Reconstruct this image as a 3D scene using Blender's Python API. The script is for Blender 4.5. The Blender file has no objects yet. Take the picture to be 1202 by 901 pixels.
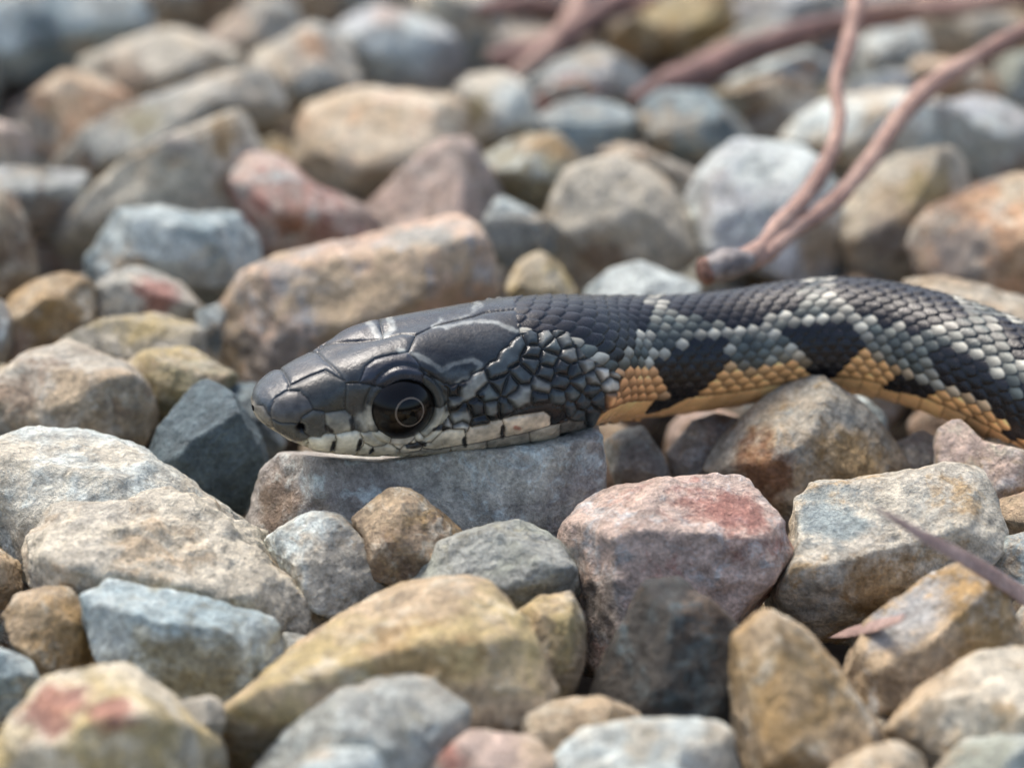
import bpy, math, random
import numpy as np
from math import radians

# ------------------------------------------------------------------ camera, sky, sun, exposure
# 1 Blender unit = 1 cm (macro scene)
scene = bpy.context.scene
scene.unit_settings.system = 'METRIC'
scene.unit_settings.scale_length = 0.01
PITCH = radians(24.0)
DIST = 14.0
FPX = 2800.0                      # focal length in photo pixels (photo is 1202 wide)
TARGET = np.array([0.0, 0.0, 1.0])
FWD = np.array([0.0, math.cos(PITCH), -math.sin(PITCH)])
RIGHT = np.array([1.0, 0.0, 0.0])
UP = np.array([0.0, math.sin(PITCH), math.cos(PITCH)])
CAM = TARGET - DIST * FWD
cam_data = bpy.data.cameras.new('camera')
cam_data.sensor_width = 36.0
cam_data.lens = 36.0 * FPX / 1202.0
cam_data.clip_start = 0.5
cam_data.clip_end = 3000.0
cam_data.dof.use_dof = True
cam_data.dof.focus_distance = DIST - 0.45
cam_data.dof.aperture_fstop = 0.29
cam = bpy.data.objects.new('camera', cam_data)
scene.collection.objects.link(cam)
cam.location = CAM.tolist()
cam.rotation_euler = (math.pi / 2 - PITCH, 0.0, 0.0)
scene.camera = cam

SUN_EL, SUN_AZ = radians(58.0), radians(-35.0)   # azimuth measured from +Y towards +X
world = bpy.data.worlds.new('World')
scene.world = world
world.use_nodes = True
wn = world.node_tree
wn.nodes.clear()
sky = wn.nodes.new('ShaderNodeTexSky')
sky.sky_type = 'NISHITA'
sky.sun_disc = False
sky.sun_elevation = SUN_EL
sky.sun_rotation = SUN_AZ
sky.dust_density = 3.6
sky.ozone_density = 1.0
bg = wn.nodes.new('ShaderNodeBackground')
bg.inputs['Strength'].default_value = 0.09
wo = wn.nodes.new('ShaderNodeOutputWorld')
wn.links.new(sky.outputs[0], bg.inputs[0])
wn.links.new(bg.outputs[0], wo.inputs[0])
sun_data = bpy.data.lights.new('sun', 'SUN')
sun_data.energy = 1.0
sun_data.angle = radians(20.0)
sun_data.color = (1.0, 0.945, 0.875)
sun = bpy.data.objects.new('sun', sun_data)
scene.collection.objects.link(sun)
sun.rotation_euler = (math.pi / 2 - SUN_EL, 0.0, math.pi - SUN_AZ)
sun.location = (0, 0, 60)

scene.view_settings.view_transform = 'Standard'
scene.view_settings.look = 'None'
scene.view_settings.gamma = 1.0
scene.view_settings.exposure = 1.62
scene.render.engine = 'CYCLES'
scene.cycles.use_denoising = True
scene.cycles.max_bounces = 6
scene.cycles.diffuse_bounces = 4

# ------------------------------------------------------------------ helpers
COL = scene.collection


def ray(px, py):
    return FWD + ((px - 601.0) / FPX) * RIGHT - ((py - 450.5) / FPX) * UP


def at_z(px, py, z):
    d = ray(px, py)
    return CAM + d * ((z - CAM[2]) / d[2])


def at_y(px, py, y):
    d = ray(px, py)
    return CAM + d * ((y - CAM[1]) / d[1])


def project(P):
    q = P - CAM
    w = q @ FWD
    return np.stack([601.0 + FPX * (q @ RIGHT) / w, 450.5 - FPX * (q @ UP) / w], -1)


def lin(c):
    out = []
    for v in c[:3]:
        v = v / 255.0
        out.append(v / 12.92 if v <= 0.04045 else ((v + 0.055) / 1.055) ** 2.4)
    return out


def lin_np(c):
    v = np.asarray(c, float) / 255.0
    return np.where(v <= 0.04045, v / 12.92, ((np.maximum(v, 0) + 0.055) / 1.055) ** 2.4)


def _hash(ix, iy, iz):
    h = (ix.astype(np.int64) * 374761393 + iy.astype(np.int64) * 668265263 + iz.astype(np.int64) * 2147483647) & 0xFFFFFFFF
    h = ((h ^ (h >> 13)) * 1274126177) & 0xFFFFFFFF
    h = (h ^ (h >> 16)) & 0xFFFFFFFF
    return h / 4294967295.0


def noise3(p):
    i = np.floor(p)
    f = p - i
    u = f * f * f * (f * (f * 6 - 15) + 10)
    ix, iy, iz = i[:, 0], i[:, 1], i[:, 2]
    r = 0.0
    for dx in (0, 1):
        wx = u[:, 0] if dx else 1 - u[:, 0]
        for dy in (0, 1):
            wy = u[:, 1] if dy else 1 - u[:, 1]
            for dz in (0, 1):
                wz = u[:, 2] if dz else 1 - u[:, 2]
                r = r + wx * wy * wz * _hash(ix + dx, iy + dy, iz + dz)
    return r * 2 - 1


def fbm(p, octaves=3, gain=0.5):
    a, s, t = 1.0, 0.0, 0.0
    for k in range(octaves):
        s = s + a * noise3(p + 17.3 * k)
        t += a
        a *= gain
        p = p * 2.03
    return s / t


def smooth(x, a, b):
    t = np.clip((x - a) / (b - a), 0, 1)
    return t * t * (3 - 2 * t)


def mesh_np(name, V, F):
    """V (n,3), F list/array of polygons (m,k)"""
    me = bpy.data.meshes.new(name)
    V = np.ascontiguousarray(V, dtype=np.float32)
    F = np.ascontiguousarray(F, dtype=np.int32)
    n, (m, k) = len(V), F.shape
    me.vertices.add(n)
    me.vertices.foreach_set('co', V.ravel())
    me.loops.add(m * k)
    me.loops.foreach_set('vertex_index', F.ravel())
    me.polygons.add(m)
    me.polygons.foreach_set('loop_start', np.arange(0, m * k, k, dtype=np.int32))
    me.polygons.foreach_set('use_smooth', np.ones(m, dtype=bool))
    me.update(calc_edges=True)
    me.validate()
    return me


def vcol(me, name, rgb):
    at = me.color_attributes.new(name, 'FLOAT_COLOR', 'POINT')
    a = np.ones((len(me.vertices), 4), dtype=np.float32)
    a[:, :3] = rgb
    at.data.foreach_set('color', a.ravel())


def vfloat(me, name, val):
    at = me.attributes.new(name, 'FLOAT', 'POINT')
    at.data.foreach_set('value', np.ascontiguousarray(val, dtype=np.float32))


def link(name, me, mat=None, parent=None, loc=None):
    o = bpy.data.objects.new(name, me)
    COL.objects.link(o)
    if mat is not None and me is not None and not me.materials:
        me.materials.append(mat)
    if parent is not None:
        o.parent = parent
    if loc is not None:
        o.location = [float(v) for v in loc]
    return o


def tag(o, label=None, cat=None, group=None, kind=None):
    if label: o['label'] = label
    if cat: o['category'] = cat
    if group: o['group'] = group
    if kind: o['kind'] = kind
    return o


_ICO = {}


def icosphere(sub):
    if sub in _ICO:
        return _ICO[sub]
    t = (1 + 5 ** 0.5) / 2
    V = np.array([[-1, t, 0], [1, t, 0], [-1, -t, 0], [1, -t, 0], [0, -1, t], [0, 1, t], [0, -1, -t], [0, 1, -t],
                  [t, 0, -1], [t, 0, 1], [-t, 0, -1], [-t, 0, 1]], float)
    F = np.array([[0, 11, 5], [0, 5, 1], [0, 1, 7], [0, 7, 10], [0, 10, 11], [1, 5, 9], [5, 11, 4], [11, 10, 2],
                  [10, 7, 6], [7, 1, 8], [3, 9, 4], [3, 4, 2], [3, 2, 6], [3, 6, 8], [3, 8, 9], [4, 9, 5],
                  [2, 4, 11], [6, 2, 10], [8, 6, 7], [9, 8, 1]], int)
    V /= np.linalg.norm(V, axis=1)[:, None]
    for _ in range(sub):
        e = np.concatenate([F[:, [0, 1]], F[:, [1, 2]], F[:, [2, 0]]])
        e.sort(axis=1)
        ue, inv = np.unique(e, axis=0, return_inverse=True)
        inv = inv.ravel()
        mid = V[ue[:, 0]] + V[ue[:, 1]]
        mid /= np.linalg.norm(mid, axis=1)[:, None]
        n = len(V)
        V = np.concatenate([V, mid])
        m = len(F)
        a, b, c = n + inv[:m], n + inv[m:2 * m], n + inv[2 * m:]
        F = np.concatenate([np.stack([F[:, 0], a, c], 1), np.stack([F[:, 1], b, a], 1),
                            np.stack([F[:, 2], c, b], 1), np.stack([a, b, c], 1)])
    _ICO[sub] = (V, F)
    return V, F


# ------------------------------------------------------------------ node helpers
class NT:
    def __init__(self, name):
        self.mat = bpy.data.materials.new(name)
        self.mat.use_nodes = True
        self.t = self.mat.node_tree
        self.t.nodes.clear()
        self.out = self.t.nodes.new('ShaderNodeOutputMaterial')
        self.b = self.t.nodes.new('ShaderNodeBsdfPrincipled')
        self.t.links.new(self.b.outputs[0], self.out.inputs[0])

    def put(self, sock, v):
        if v is None:
            return
        if isinstance(v, bpy.types.NodeSocket):
            self.t.links.new(v, sock)
        elif isinstance(v, (tuple, list)) and sock.type == 'RGBA':
            sock.default_value = (v[0], v[1], v[2], 1.0)
        else:
            sock.default_value = v

    def noise(self, vec, scale, detail=3.0, rough=0.5, dist=0.0, w=None, col=False):
        n = self.t.nodes.new('ShaderNodeTexNoise')
        if w is not None:
            n.noise_dimensions = '4D'
            self.put(n.inputs['W'], w)
        self.put(n.inputs['Vector'], vec)
        self.put(n.inputs['Scale'], scale)
        self.put(n.inputs['Detail'], detail)
        self.put(n.inputs['Roughness'], rough)
        self.put(n.inputs['Distortion'], dist)
        return n.outputs['Color' if col else 'Fac']

    def voronoi(self, vec, scale, feature='F1'):
        n = self.t.nodes.new('ShaderNodeTexVoronoi')
        n.feature = feature
        self.put(n.inputs['Vector'], vec)
        self.put(n.inputs['Scale'], scale)
        return n.outputs['Distance']

    def ramp(self, f, a, b, lo=0.0, hi=1.0):
        n = self.t.nodes.new('ShaderNodeMapRange')
        n.interpolation_type = 'SMOOTHSTEP'
        self.put(n.inputs[0], f)
        self.put(n.inputs[1], a)
        self.put(n.inputs[2], b)
        self.put(n.inputs[3], lo)
        self.put(n.inputs[4], hi)
        return n.outputs[0]

    def math(self, op, a, b=None, c=None):
        n = self.t.nodes.new('ShaderNodeMath')
        n.operation = op
        self.put(n.inputs[0], a)
        if b is not None: self.put(n.inputs[1], b)
        if c is not None: self.put(n.inputs[2], c)
        return n.outputs[0]

    def vmath(self, op, a, b=None, s=None):
        n = self.t.nodes.new('ShaderNodeVectorMath')
        n.operation = op
        self.put(n.inputs[0], a)
        if b is not None: self.put(n.inputs[1], b)
        if s is not None: self.put(n.inputs['Scale'], s)
        return n.outputs['Value'] if op in ('LENGTH', 'DISTANCE', 'DOT_PRODUCT') else n.outputs[0]

    def mix(self, fac, a, b, blend='MIX'):
        n = self.t.nodes.new('ShaderNodeMix')
        n.data_type = 'RGBA'
        n.blend_type = blend
        self.put(n.inputs[0], fac)
        self.put(n.inputs[6], a)
        self.put(n.inputs[7], b)
        return n.outputs[2]

    def attr(self, name, kind='GEOMETRY', out='Color'):
        n = self.t.nodes.new('ShaderNodeAttribute')
        n.attribute_type = kind
        n.attribute_name = name
        return n.outputs[out]

    def coord(self, which='Object'):
        return self.t.nodes.new('ShaderNodeTexCoord').outputs[which]

    def bump(self, h, strength, distance, normal=None):
        n = self.t.nodes.new('ShaderNodeBump')
        self.put(n.inputs['Strength'], strength)
        self.put(n.inputs['Distance'], distance)
        self.put(n.inputs['Height'], h)
        if normal is not None:
            self.put(n.inputs['Normal'], normal)
        return n.outputs[0]


def stone_material(name, per_object=True):
    m = NT(name)
    kind = 'OBJECT' if per_object else 'GEOMETRY'
    pos = m.coord('Object')
    A = m.attr('tone_main', kind)
    B = m.attr('tone_second', kind)
    Cc = m.attr('tone_crust', kind)
    D = m.attr('tone_stain', kind)
    if per_object:
        pos_s = m.vmath('ADD', pos, m.attr('grain_shift', kind, 'Vector'))
    else:
        pos_s = pos
    warp = m.noise(pos_s, 2.4, 3, 0.6, col=True)
    warp = m.vmath('SUBTRACT', warp, (0.5, 0.5, 0.5))
    pw = m.vmath('ADD', pos_s, m.vmath('SCALE', warp, s=0.6))
    big = m.noise(pw, 1.3, 4, 0.62)
    col = m.mix(m.ramp(big, 0.40, 0.60), A, B)
    mid = m.noise(m.vmath('ADD', pos_s, (5.2, 1.3, 7.7)), 7.5, 6, 0.72)
    stain = m.noise(m.vmath('ADD', pw, (7.1, 2.3, 4.4)), 2.3, 5, 0.70)
    col = m.mix(m.ramp(stain, 0.50, 0.66, 0, 0.80), col, D)
    crust = m.noise(m.vmath('ADD', pw, (-3.1, 8.3, 1.4)), 3.6, 7, 0.74)
    crust_f = m.ramp(crust, 0.50, 0.64, 0, 0.80)
    col = m.mix(crust_f, col, Cc)
    if per_object:
        for k in ('a', 'b'):
            pp = m.attr('patch_%s_pos' % k, kind, 'Vector')
            pr = m.attr('patch_%s_size' % k, kind, 'Fac')
            pc = m.attr('patch_%s_tone' % k, kind)
            wv = m.vmath('SCALE', warp, s=m.math('MULTIPLY', pr, 2.2))
            d = m.vmath('DISTANCE', m.vmath('ADD', pos, wv), pp)
            d = m.math('ADD', m.math('DIVIDE', d, m.math('ADD', pr, 0.0001)), m.math('MULTIPLY', m.math('SUBTRACT', mid, 0.5), 2.4))
            f = m.ramp(d, 1.25, 0.45, 0, 0.80)
            col = m.mix(f, col, pc)
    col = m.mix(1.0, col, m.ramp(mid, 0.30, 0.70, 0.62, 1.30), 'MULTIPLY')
    grain = m.noise(pos_s, 34, 4, 0.75)
    col = m.mix(1.0, col, m.ramp(grain, 0.28, 0.72, 0.66, 1.30), 'MULTIPLY')
    speck = m.ramp(grain, 0.66, 0.74, 0, 0.55)
    col = m.mix(speck, col, (0.62, 0.61, 0.58))
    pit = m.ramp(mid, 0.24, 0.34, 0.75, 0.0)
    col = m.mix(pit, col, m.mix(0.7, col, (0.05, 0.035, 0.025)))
    m.put(m.b.inputs['Base Color'], col)
    m.put(m.b.inputs['Roughness'], m.ramp(crust, 0.4, 0.65, 0.46, 0.74))
    m.put(m.b.inputs['Specular IOR Level'], 0.42)
    h = m.math('ADD', m.math('MULTIPLY', mid, 0.75), m.math('MULTIPLY', grain, 0.22))
    h = m.math('ADD', h, m.math('MULTIPLY', crust, 0.5))
    m.put(m.b.inputs['Normal'], m.bump(h, 0.9, 0.09))
    return m.mat


M_STONE = stone_material('weathered_limestone', True)
M_GRAVEL = stone_material('weathered_limestone_far', False)

g = NT('sandy_soil')
gp = g.coord('Object')
g.put(g.b.inputs['Base Color'], g.mix(g.noise(gp, 3, 8, 0.7), (0.05, 0.038, 0.028), (0.14, 0.105, 0.075)))
g.put(g.b.inputs['Roughness'], 0.95)
g.put(g.b.inputs['Normal'], g.bump(g.noise(gp, 9, 8, 0.75), 1.0, 0.2))
M_SOIL = g.mat

# ------------------------------------------------------------------ ground
me = mesh_np('ground', np.array([[-600, -600, -0.9], [600, -600, -0.9], [600, 600, -0.9], [-600, 600, -0.9]], float), np.array([[0, 1, 2, 3]]))
tag(link('ground', me, M_SOIL), kind='structure')

# ------------------------------------------------------------------ gravel stones
TONE = {
    'cream': (208, 194, 174), 'tan': (188, 162, 132), 'ochre': (172, 138, 92), 'peach': (204, 170, 146),
    'red': (168, 106, 92), 'pink': (194, 168, 154), 'mauve': (160, 149, 141), 'lavender': (186, 184, 184),
    'white': (206, 209, 204), 'blue': (150, 162, 164), 'slate': (90, 102, 106), 'grey': (162, 160, 153),
    'olive': (150, 140, 112), 'brown': (138, 112, 90), 'dark': (66, 60, 54), 'orange': (194, 150, 116),
    'beige': (186, 175, 160), 'green': (160, 160, 146), 'yellow': (188, 164, 116), 'rust': (142, 92, 58),
}
DEFAULT = dict(crust='white', stain='ochre')

# outline (photo pixels, with the hidden part guessed), main tone, second tone, label, options
STONES = [
 ("-30,-25 75,-14 45,14 10,22 -30,22", 'peach', 'tan', 'blurred peach stone above the wide blue-grey stone', {}),
 ("-40,30 40,10 110,-6 168,-2 176,42 152,54 100,64 82,88 50,96 -40,94", 'blue', 'white', 'wide blue-grey stone with dark hollows', dict(p=9, patch=[(68, 55, 26, 'slate'), (140, 20, 20, 'grey')])),
 ("166,-24 290,-24 280,14 252,30 182,28", 'brown', 'grey', 'dark brown stone in shade behind the long pale slab', {}),
 ("96,76 130,55 165,43 210,36 252,50 284,76 246,106 180,126 124,104", 'beige', 'cream', 'long pale slab with brown overhanging underside', dict(patch=[(150, 105, 34, 'brown')])),
 ("248,42 300,9 335,5 355,26 352,74 290,78 246,64", 'pink', 'grey', 'blurred pink stone touching the stone with an orange spot', {}),
 ("348,46 372,26 394,36 422,78 428,120 350,138 300,118 288,76", 'beige', 'grey', 'beige stone with a bright orange spot', dict(patch=[(373, 60, 24, 'orange')])),
 ("30,130 64,86 106,90 164,126 148,156 80,180 36,168", 'tan', 'orange', 'orange-tan stone with grey flank beneath the blue-grey stone', dict(patch=[(45, 150, 26, 'grey')])),
 ("-40,132 22,148 40,190 24,214 -40,214", 'pink', 'grey', 'pinkish grey stone above the flat lavender slab', {}),
 ("64,186 157,138 210,113 260,93 308,93 346,130 318,150 248,150 198,180 140,202 98,230", 'beige', 'grey', 'long beige-grey stone under the pale slab', dict(patch=[(115, 205, 22, 'brown'), (190, 150, 20, 'olive')])),
 ("70,284 147,208 196,183 250,153 280,138 306,152 299,192 278,208 270,254 240,264 175,270 130,304 85,314", 'cream', 'beige', 'long cream stone with ochre end and mauve streak', dict(patch=[(272, 166, 27, 'ochre'), (222, 183, 20, 'mauve')])),
 ("-40,200 98,206 96,245 72,290 35,264 18,234 -40,228", 'lavender', 'grey', 'flat lavender slab with brown underside', dict(patch=[(60, 262, 26, 'brown')])),
 ("-40,220 20,238 38,285 38,322 15,349 -40,349", 'tan', 'brown', 'brown-orange stone below the flat lavender slab', {}),
 ("102,335 110,310 130,290 152,254 190,250 225,259 280,250 299,300 300,335 260,352 150,352", 'white', 'blue', 'blue-white mottled stone beside the brick-red stone', dict(stain='grey', patch=[(150, 320, 26, 'tan')])),
 ("266,207 304,180 337,195 365,221 417,244 443,268 437,287 370,304 320,316 302,306 293,260", 'red', 'pink', 'brick-red angular stone with pale dusty top', dict(stain='red', patch=[(310, 245, 16, 'red'), (350, 270, 20, 'rust')])),
 ("343,166 368,124 400,110 440,106 500,110 542,128 549,166 534,186 482,198 440,250 400,240 358,204", 'tan', 'cream', 'big orange-tan mottled stone with lumpy top', dict(stain='orange', p=9)),
 ("392,30 438,6 472,13 515,33 537,64 535,93 494,106 441,102 413,82", 'white', 'lavender', 'blurred white stone with faint pink top', dict(patch=[(460, 18, 22, 'pink')])),
 ("478,-24 568,-24 590,20 581,78 551,98 528,60 503,24", 'cream', 'blue', 'cream and bluish stone behind the white stone', {}),
 ("716,42 755,23 800,-2 852,-14 866,30 804,62 750,64", 'yellow', 'ochre', 'blurred yellow-ochre stone crossed by a dark twig', {}),
 ("526,126 556,93 596,85 625,109 626,152 598,174 551,180 538,152", 'cream', 'white', 'small cream stone with a white knob', dict(patch=[(606, 118, 20, 'white'), (555, 135, 20, 'yellow')])),
 ("628,110 672,88 706,101 698,120 641,129", 'red', 'brown', 'small red-brown chip resting on grey gravel', {}),
 ("622,152 657,127 702,118 735,134 748,160 742,184 690,196 640,172", 'blue', 'grey', 'blue-grey stone behind the stone with an ochre cap', {}),
 ("596,102 640,74 700,58 750,88 766,124 710,122 660,118", 'grey', 'lavender', 'blurred lavender-grey stone around the red-brown chip', dict(dz=0.4)),
 ("744,136 780,112 827,115 868,140 873,166 840,190 819,204 772,190", 'blue', 'slate', 'steel-blue stone with dark right flank', dict(patch=[(845, 163, 20, 'slate')])),
 ("428,254 490,194 517,172 543,169 564,191 588,222 592,244 564,286 513,268 441,282", 'mauve', 'pink', 'mauve pyramid-shaped stone with a pale ridge', dict(p=20, crust='pink', stain='brown', planes=[(-.45, .25, .85, .62), (.8, .1, .55, .62)])),
 ("560,186 622,164 657,160 679,184 676,230 648,264 602,240 583,212", 'mauve', 'olive', 'dull brown stone with an ochre cap', dict(patch=[(645, 174, 24, 'ochre')])),
 ("574,258 588,232 612,247 649,267 650,302 611,318 562,290", 'slate', 'grey', 'small slate-grey stone under the mauve pyramid stone', {}),
 ("649,257 671,209 702,186 732,186 772,209 807,257 815,292 788,318 721,342 670,330 650,290", 'cream', 'beige', 'upright rounded cream stone behind the neck', dict(p=8, patch=[(705, 318, 30, 'brown'), (750, 230, 30, 'cream')])),
 ("702,178 732,168 762,186 794,200 834,214 846,272 818,296 800,250", 'beige', 'brown', 'brownish stone leaning behind the upright cream stone', dict(dz=0.7)),
 ("596,338 606,309 634,298 659,312 680,342 662,366 608,366", 'yellow', 'cream', 'small yellow-cream stone behind the snake head', dict(p=8)),
 ("250,392 275,343 290,323 340,303 420,283 480,263 520,255 562,273 593,299 602,326 562,356 480,400 420,420 370,440 340,454 280,456 252,424", 'peach', 'tan', 'large peach slab with grey crest behind the snake head', dict(crust='lavender', stain='mauve', p=13, planes=[(-.1, .92, .38, .78), (0, .25, .97, .74), (-.75, -.1, .62, .8)], patch=[(325, 425, 45, 'mauve'), (500, 275, 40, 'grey')])),
 ("680,350 718,319 755,308 792,319 828,342 812,372 696,372", 'white', 'blue', 'bluish white stone tucked behind the neck', dict(stain='white')),
 ("814,233 821,193 858,173 908,165 945,182 969,217 997,252 994,312 959,326 928,330 873,308 828,292", 'lavender', 'white', 'lavender-white stone behind the forked twig', dict(p=11, stain='mauve', patch=[(960, 295, 36, 'tan'), (885, 200, 28, 'white')])),
 ("908,164 951,134 998,115 1040,108 1062,107 1117,163 1122,190 1083,206 1021,216 972,190", 'white', 'cream', 'chalky white stone between the two twig stems', {}),
 ("986,320 998,230 1011,216 1052,192 1103,185 1129,205 1126,232 1087,268 1072,318 1029,326", 'cream', 'tan', 'cream stone with mauve-brown foot beside the twig', dict(patch=[(1040, 290, 34, 'mauve'), (1075, 225, 30, 'yellow')])),
 ("1076,126 1114,130 1153,118 1202,142 1240,180 1212,216 1169,220 1128,190 1114,172", 'lavender', 'white', 'pinkish white stone beyond the cream stone', dict(crust='pink')),
 ("1074,286 1101,248 1149,227 1202,208 1250,213 1260,362 1202,360 1169,345 1122,335 1078,332", 'tan', 'orange', 'large tan-orange stone behind the arched body', dict(stain='mauve', patch=[(1110, 300, 34, 'mauve')])),
 ("1062,90 1083,68 1124,76 1172,96 1184,120 1153,126 1112,114", 'cream', 'orange', 'small cream stone with orange edge under a twig stem', dict(patch=[(1160, 108, 16, 'orange')])),
 ("1168,72 1250,58 1250,136 1188,130", 'green', 'grey', 'blurred grey-green stone beside the twig stem tip', {}),
 ("824,114 877,99 908,95 962,103 955,124 900,142 873,162 855,136", 'olive', 'brown', 'dark olive stone under the white stone with an orange end', {}),
 ("872,160 895,126 935,115 978,118 972,148 914,168", 'mauve', 'grey', 'grey-brown stone wedged between olive and chalky white stones', dict(dz=0.3)),
 ("850,98 908,72 947,60 971,80 967,108 928,114", 'white', 'blue', 'blurred white stone with an orange end', dict(patch=[(946, 84, 20, 'orange')])),
 ("994,98 1062,83 1070,116 1000,134", 'blue', 'lavender', 'pale blue-grey stone behind the first twig stem', dict(dz=0.2)),
 ("1014,44 1078,32 1086,84 1060,98 1006,98", 'grey', 'white', 'blurred grey stone framed by the two twig stems', dict(dz=0.6)),
 ("858,42 900,23 948,33 954,62 900,80 856,74", 'tan', 'grey', 'blurred tan-grey stone below the yellow-ochre stone', dict(dz=0.3)),
 ("572,60 610,30 670,36 704,58 660,74 600,96", 'brown', 'mauve', 'dark mauve-brown stone under the tangled red twigs', dict(dz=0.4)),
 ("1084,40 1120,0 1180,-10 1200,40 1170,70 1120,72", 'beige', 'tan', 'blurred beige stone with twig stem lying over it', dict(dz=0.3)),
 ("868,36 890,-10 960,-20 990,10 970,40 930,34", 'grey', 'lavender', 'blurred grey stone behind the low reddish twig', dict(dz=0.6)),
 ("1180,-20 1260,-20 1260,62 1206,58", 'tan', 'beige', 'blurred tan stone beyond the grey-green stone', dict(dz=0.5)),
 ("590,-24 700,-30 716,20 690,36 610,32", 'mauve', 'brown', 'dim purple-brown stone behind the tangled twigs', dict(dz=0.6)),
 ("286,-24 380,-30 400,10 372,28 340,8", 'tan', 'pink', 'blurred tan stone beyond the pink stone', dict(dz=0.5)),
 ("372,-24 480,-34 486,0 440,10 404,28", 'beige', 'white', 'blurred beige stone beyond the white stone with pink top', dict(dz=0.6)),
 ("-50,353 5,353 14,385 6,428 -50,455", 'lavender', 'cream', 'pale lavender stone touching the ochre-tan block', {}),
 ("2,357 33,336 67,324 97,320 104,340 110,382 86,410 33,432 2,430", 'tan', 'ochre', 'ochre-tan blocky stone with pale rim', dict(p=11, patch=[(25, 405, 20, 'pink')])),
 ("111,354 124,329 147,313 177,314 209,332 233,359 240,384 200,398 158,396 116,386", 'beige', 'grey', 'grey-tan stone with a red cap', dict(p=9, patch=[(188, 338, 27, 'red')])),
 ("78,400 133,376 180,369 222,381 244,397 248,424 200,446 128,440", 'yellow', 'beige', 'flat light ochre stone under the red-capped stone', dict(stain='olive')),
 ("130,440 173,415 213,408 249,421 279,442 276,462 227,480 200,500 160,490", 'olive', 'yellow', 'olive-ochre stone leaning over the dark slate stone', dict(p=10)),
 ("230,364 253,354 266,369 257,420 238,404", 'grey', 'slate', 'small blue-grey chip beside the large peach slab', {}),
 ("-40,448 0,448 40,415 73,403 110,418 147,431 182,459 188,481 183,515 166,536 127,534 67,524 -40,530", 'beige', 'tan', 'rough beige stone with brown crystalline patches', dict(stain='brown', p=10, patch=[(95, 455, 32, 'tan')])),
 ("170,534 200,491 227,455 253,447 269,458 286,486 303,516 310,540 296,572 284,600 235,586", 'slate', 'slate', 'dark slate-blue pointed stone left of the snout', dict(crust='slate', stain='slate', p=14)),
 ("266,456 300,446 326,470 336,520 318,548 296,540 283,487", 'slate', 'grey', 'slate-grey stone just behind the snout', dict(crust='blue', stain='slate', dz=0.5)),
 ("-40,516 30,508 83,511 160,528 215,551 262,585 304,626 285,656 180,690 100,700 30,700 20,640 -20,560", 'white', 'cream', 'big pale smooth stone sloping down to the slate stone', dict(stain='grey', p=12, planes=[(.1, .93, .36, .7), (-.2, .35, .91, .75), (.55, .55, .6, .8)])),
 ("24,690 33,618 70,597 150,596 185,577 217,588 294,624 314,660 354,692 426,720 404,750 340,764 250,730 150,704 92,712", 'beige', 'cream', 'wide knobbly beige stone with white crystals', dict(p=9, stain='tan', rough=1.8)),
 ("-40,548 20,555 39,572 46,602 22,656 -40,666", 'white', 'cream', 'small pale stone leaning on the big smooth stone', dict(p=9)),
 ("-40,622 14,661 28,687 23,704 -10,718 -40,716", 'ochre', 'tan', 'ochre stone wedged beside the knobbly beige stone', {}),
 ("4,723 20,700 52,686 79,692 97,718 108,754 123,786 100,800 60,808 40,772 18,746", 'tan', 'ochre', 'small upright tan stone with rounded head', dict(p=9)),
 ("-40,748 21,766 48,800 41,816 14,834 -40,852", 'white', 'blue', 'blue-white stone beside the small upright tan stone', {}),
 ("-20,905 29,840 54,801 101,777 142,787 194,822 227,850 266,882 270,935 130,960 -20,945", 'cream', 'yellow', 'yellow-cream stone with two red blotches', dict(p=11, stain='yellow', patch=[(68, 822, 40, 'red'), (146, 812, 24, 'red')])),
 ("91,706 122,683 175,688 245,705 316,727 338,749 343,773 310,809 262,838 196,832 138,796 117,752", 'white', 'blue', 'blue-white block with brown lower face', dict(p=15, stain='olive', planes=[(.12, .93, .34, .62), (0, -.15, .99, .78), (.85, .1, .5, .8)], patch=[(240, 785, 52, 'olive')])),
 ("190,828 245,818 266,829 260,866 222,860", 'beige', 'cream', 'small beige stone between blue-white block and red-blotched stone', dict(dz=-0.2)),
 ("330,742 363,747 370,762 342,780", 'slate', 'grey', 'tiny grey chip at the end of the blue-white block', dict(dz=0.2)),
 ("304,639 331,612 370,603 413,608 440,631 459,670 474,697 442,720 400,718 348,700 312,668", 'white', 'beige', 'round chalky white stone below the mauve slab', dict(p=7, stain='tan')),
 ("246,876 268,834 350,767 420,722 480,695 545,687 593,698 618,740 644,800 645,836 602,866 560,880 480,880 400,870 330,890 276,902", 'yellow', 'tan', 'long golden-ochre stone, the largest near the red-blotched stone', dict(stain='tan', crust='cream', p=12, planes=[(-.15, .9, .4, .62), (.2, .1, .97, .8)], patch=[(475, 770, 60, 'ochre')])),
 ("296,916 338,858 400,812 450,795 500,797 543,828 557,862 536,906 450,940 318,946", 'grey', 'beige', 'grey-beige stone in front of the golden-ochre stone', dict(p=11, stain='olive', planes=[(.1, .9, .42, .66)])),
 ("414,612 456,577 476,572 508,592 532,615 546,634 510,660 476,686 444,684", 'tan', 'brown', 'small brown-tan stone against the mauve slab', dict(dz=-0.4, p=11, stain='ochre')),
 ("466,688 511,641 551,626 604,615 629,614 649,634 669,666 680,704 645,728 610,740 560,736 472,710", 'green', 'grey', 'grey-green stone behind the golden-ochre stone', dict(p=11, stain='olive', crust='grey')),
 ("604,726 641,698 668,697 688,722 684,776 668,826 642,832 624,794", 'tan', 'yellow', 'tan tooth-shaped stone beside the golden-ochre stone', dict(p=9)),
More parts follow.
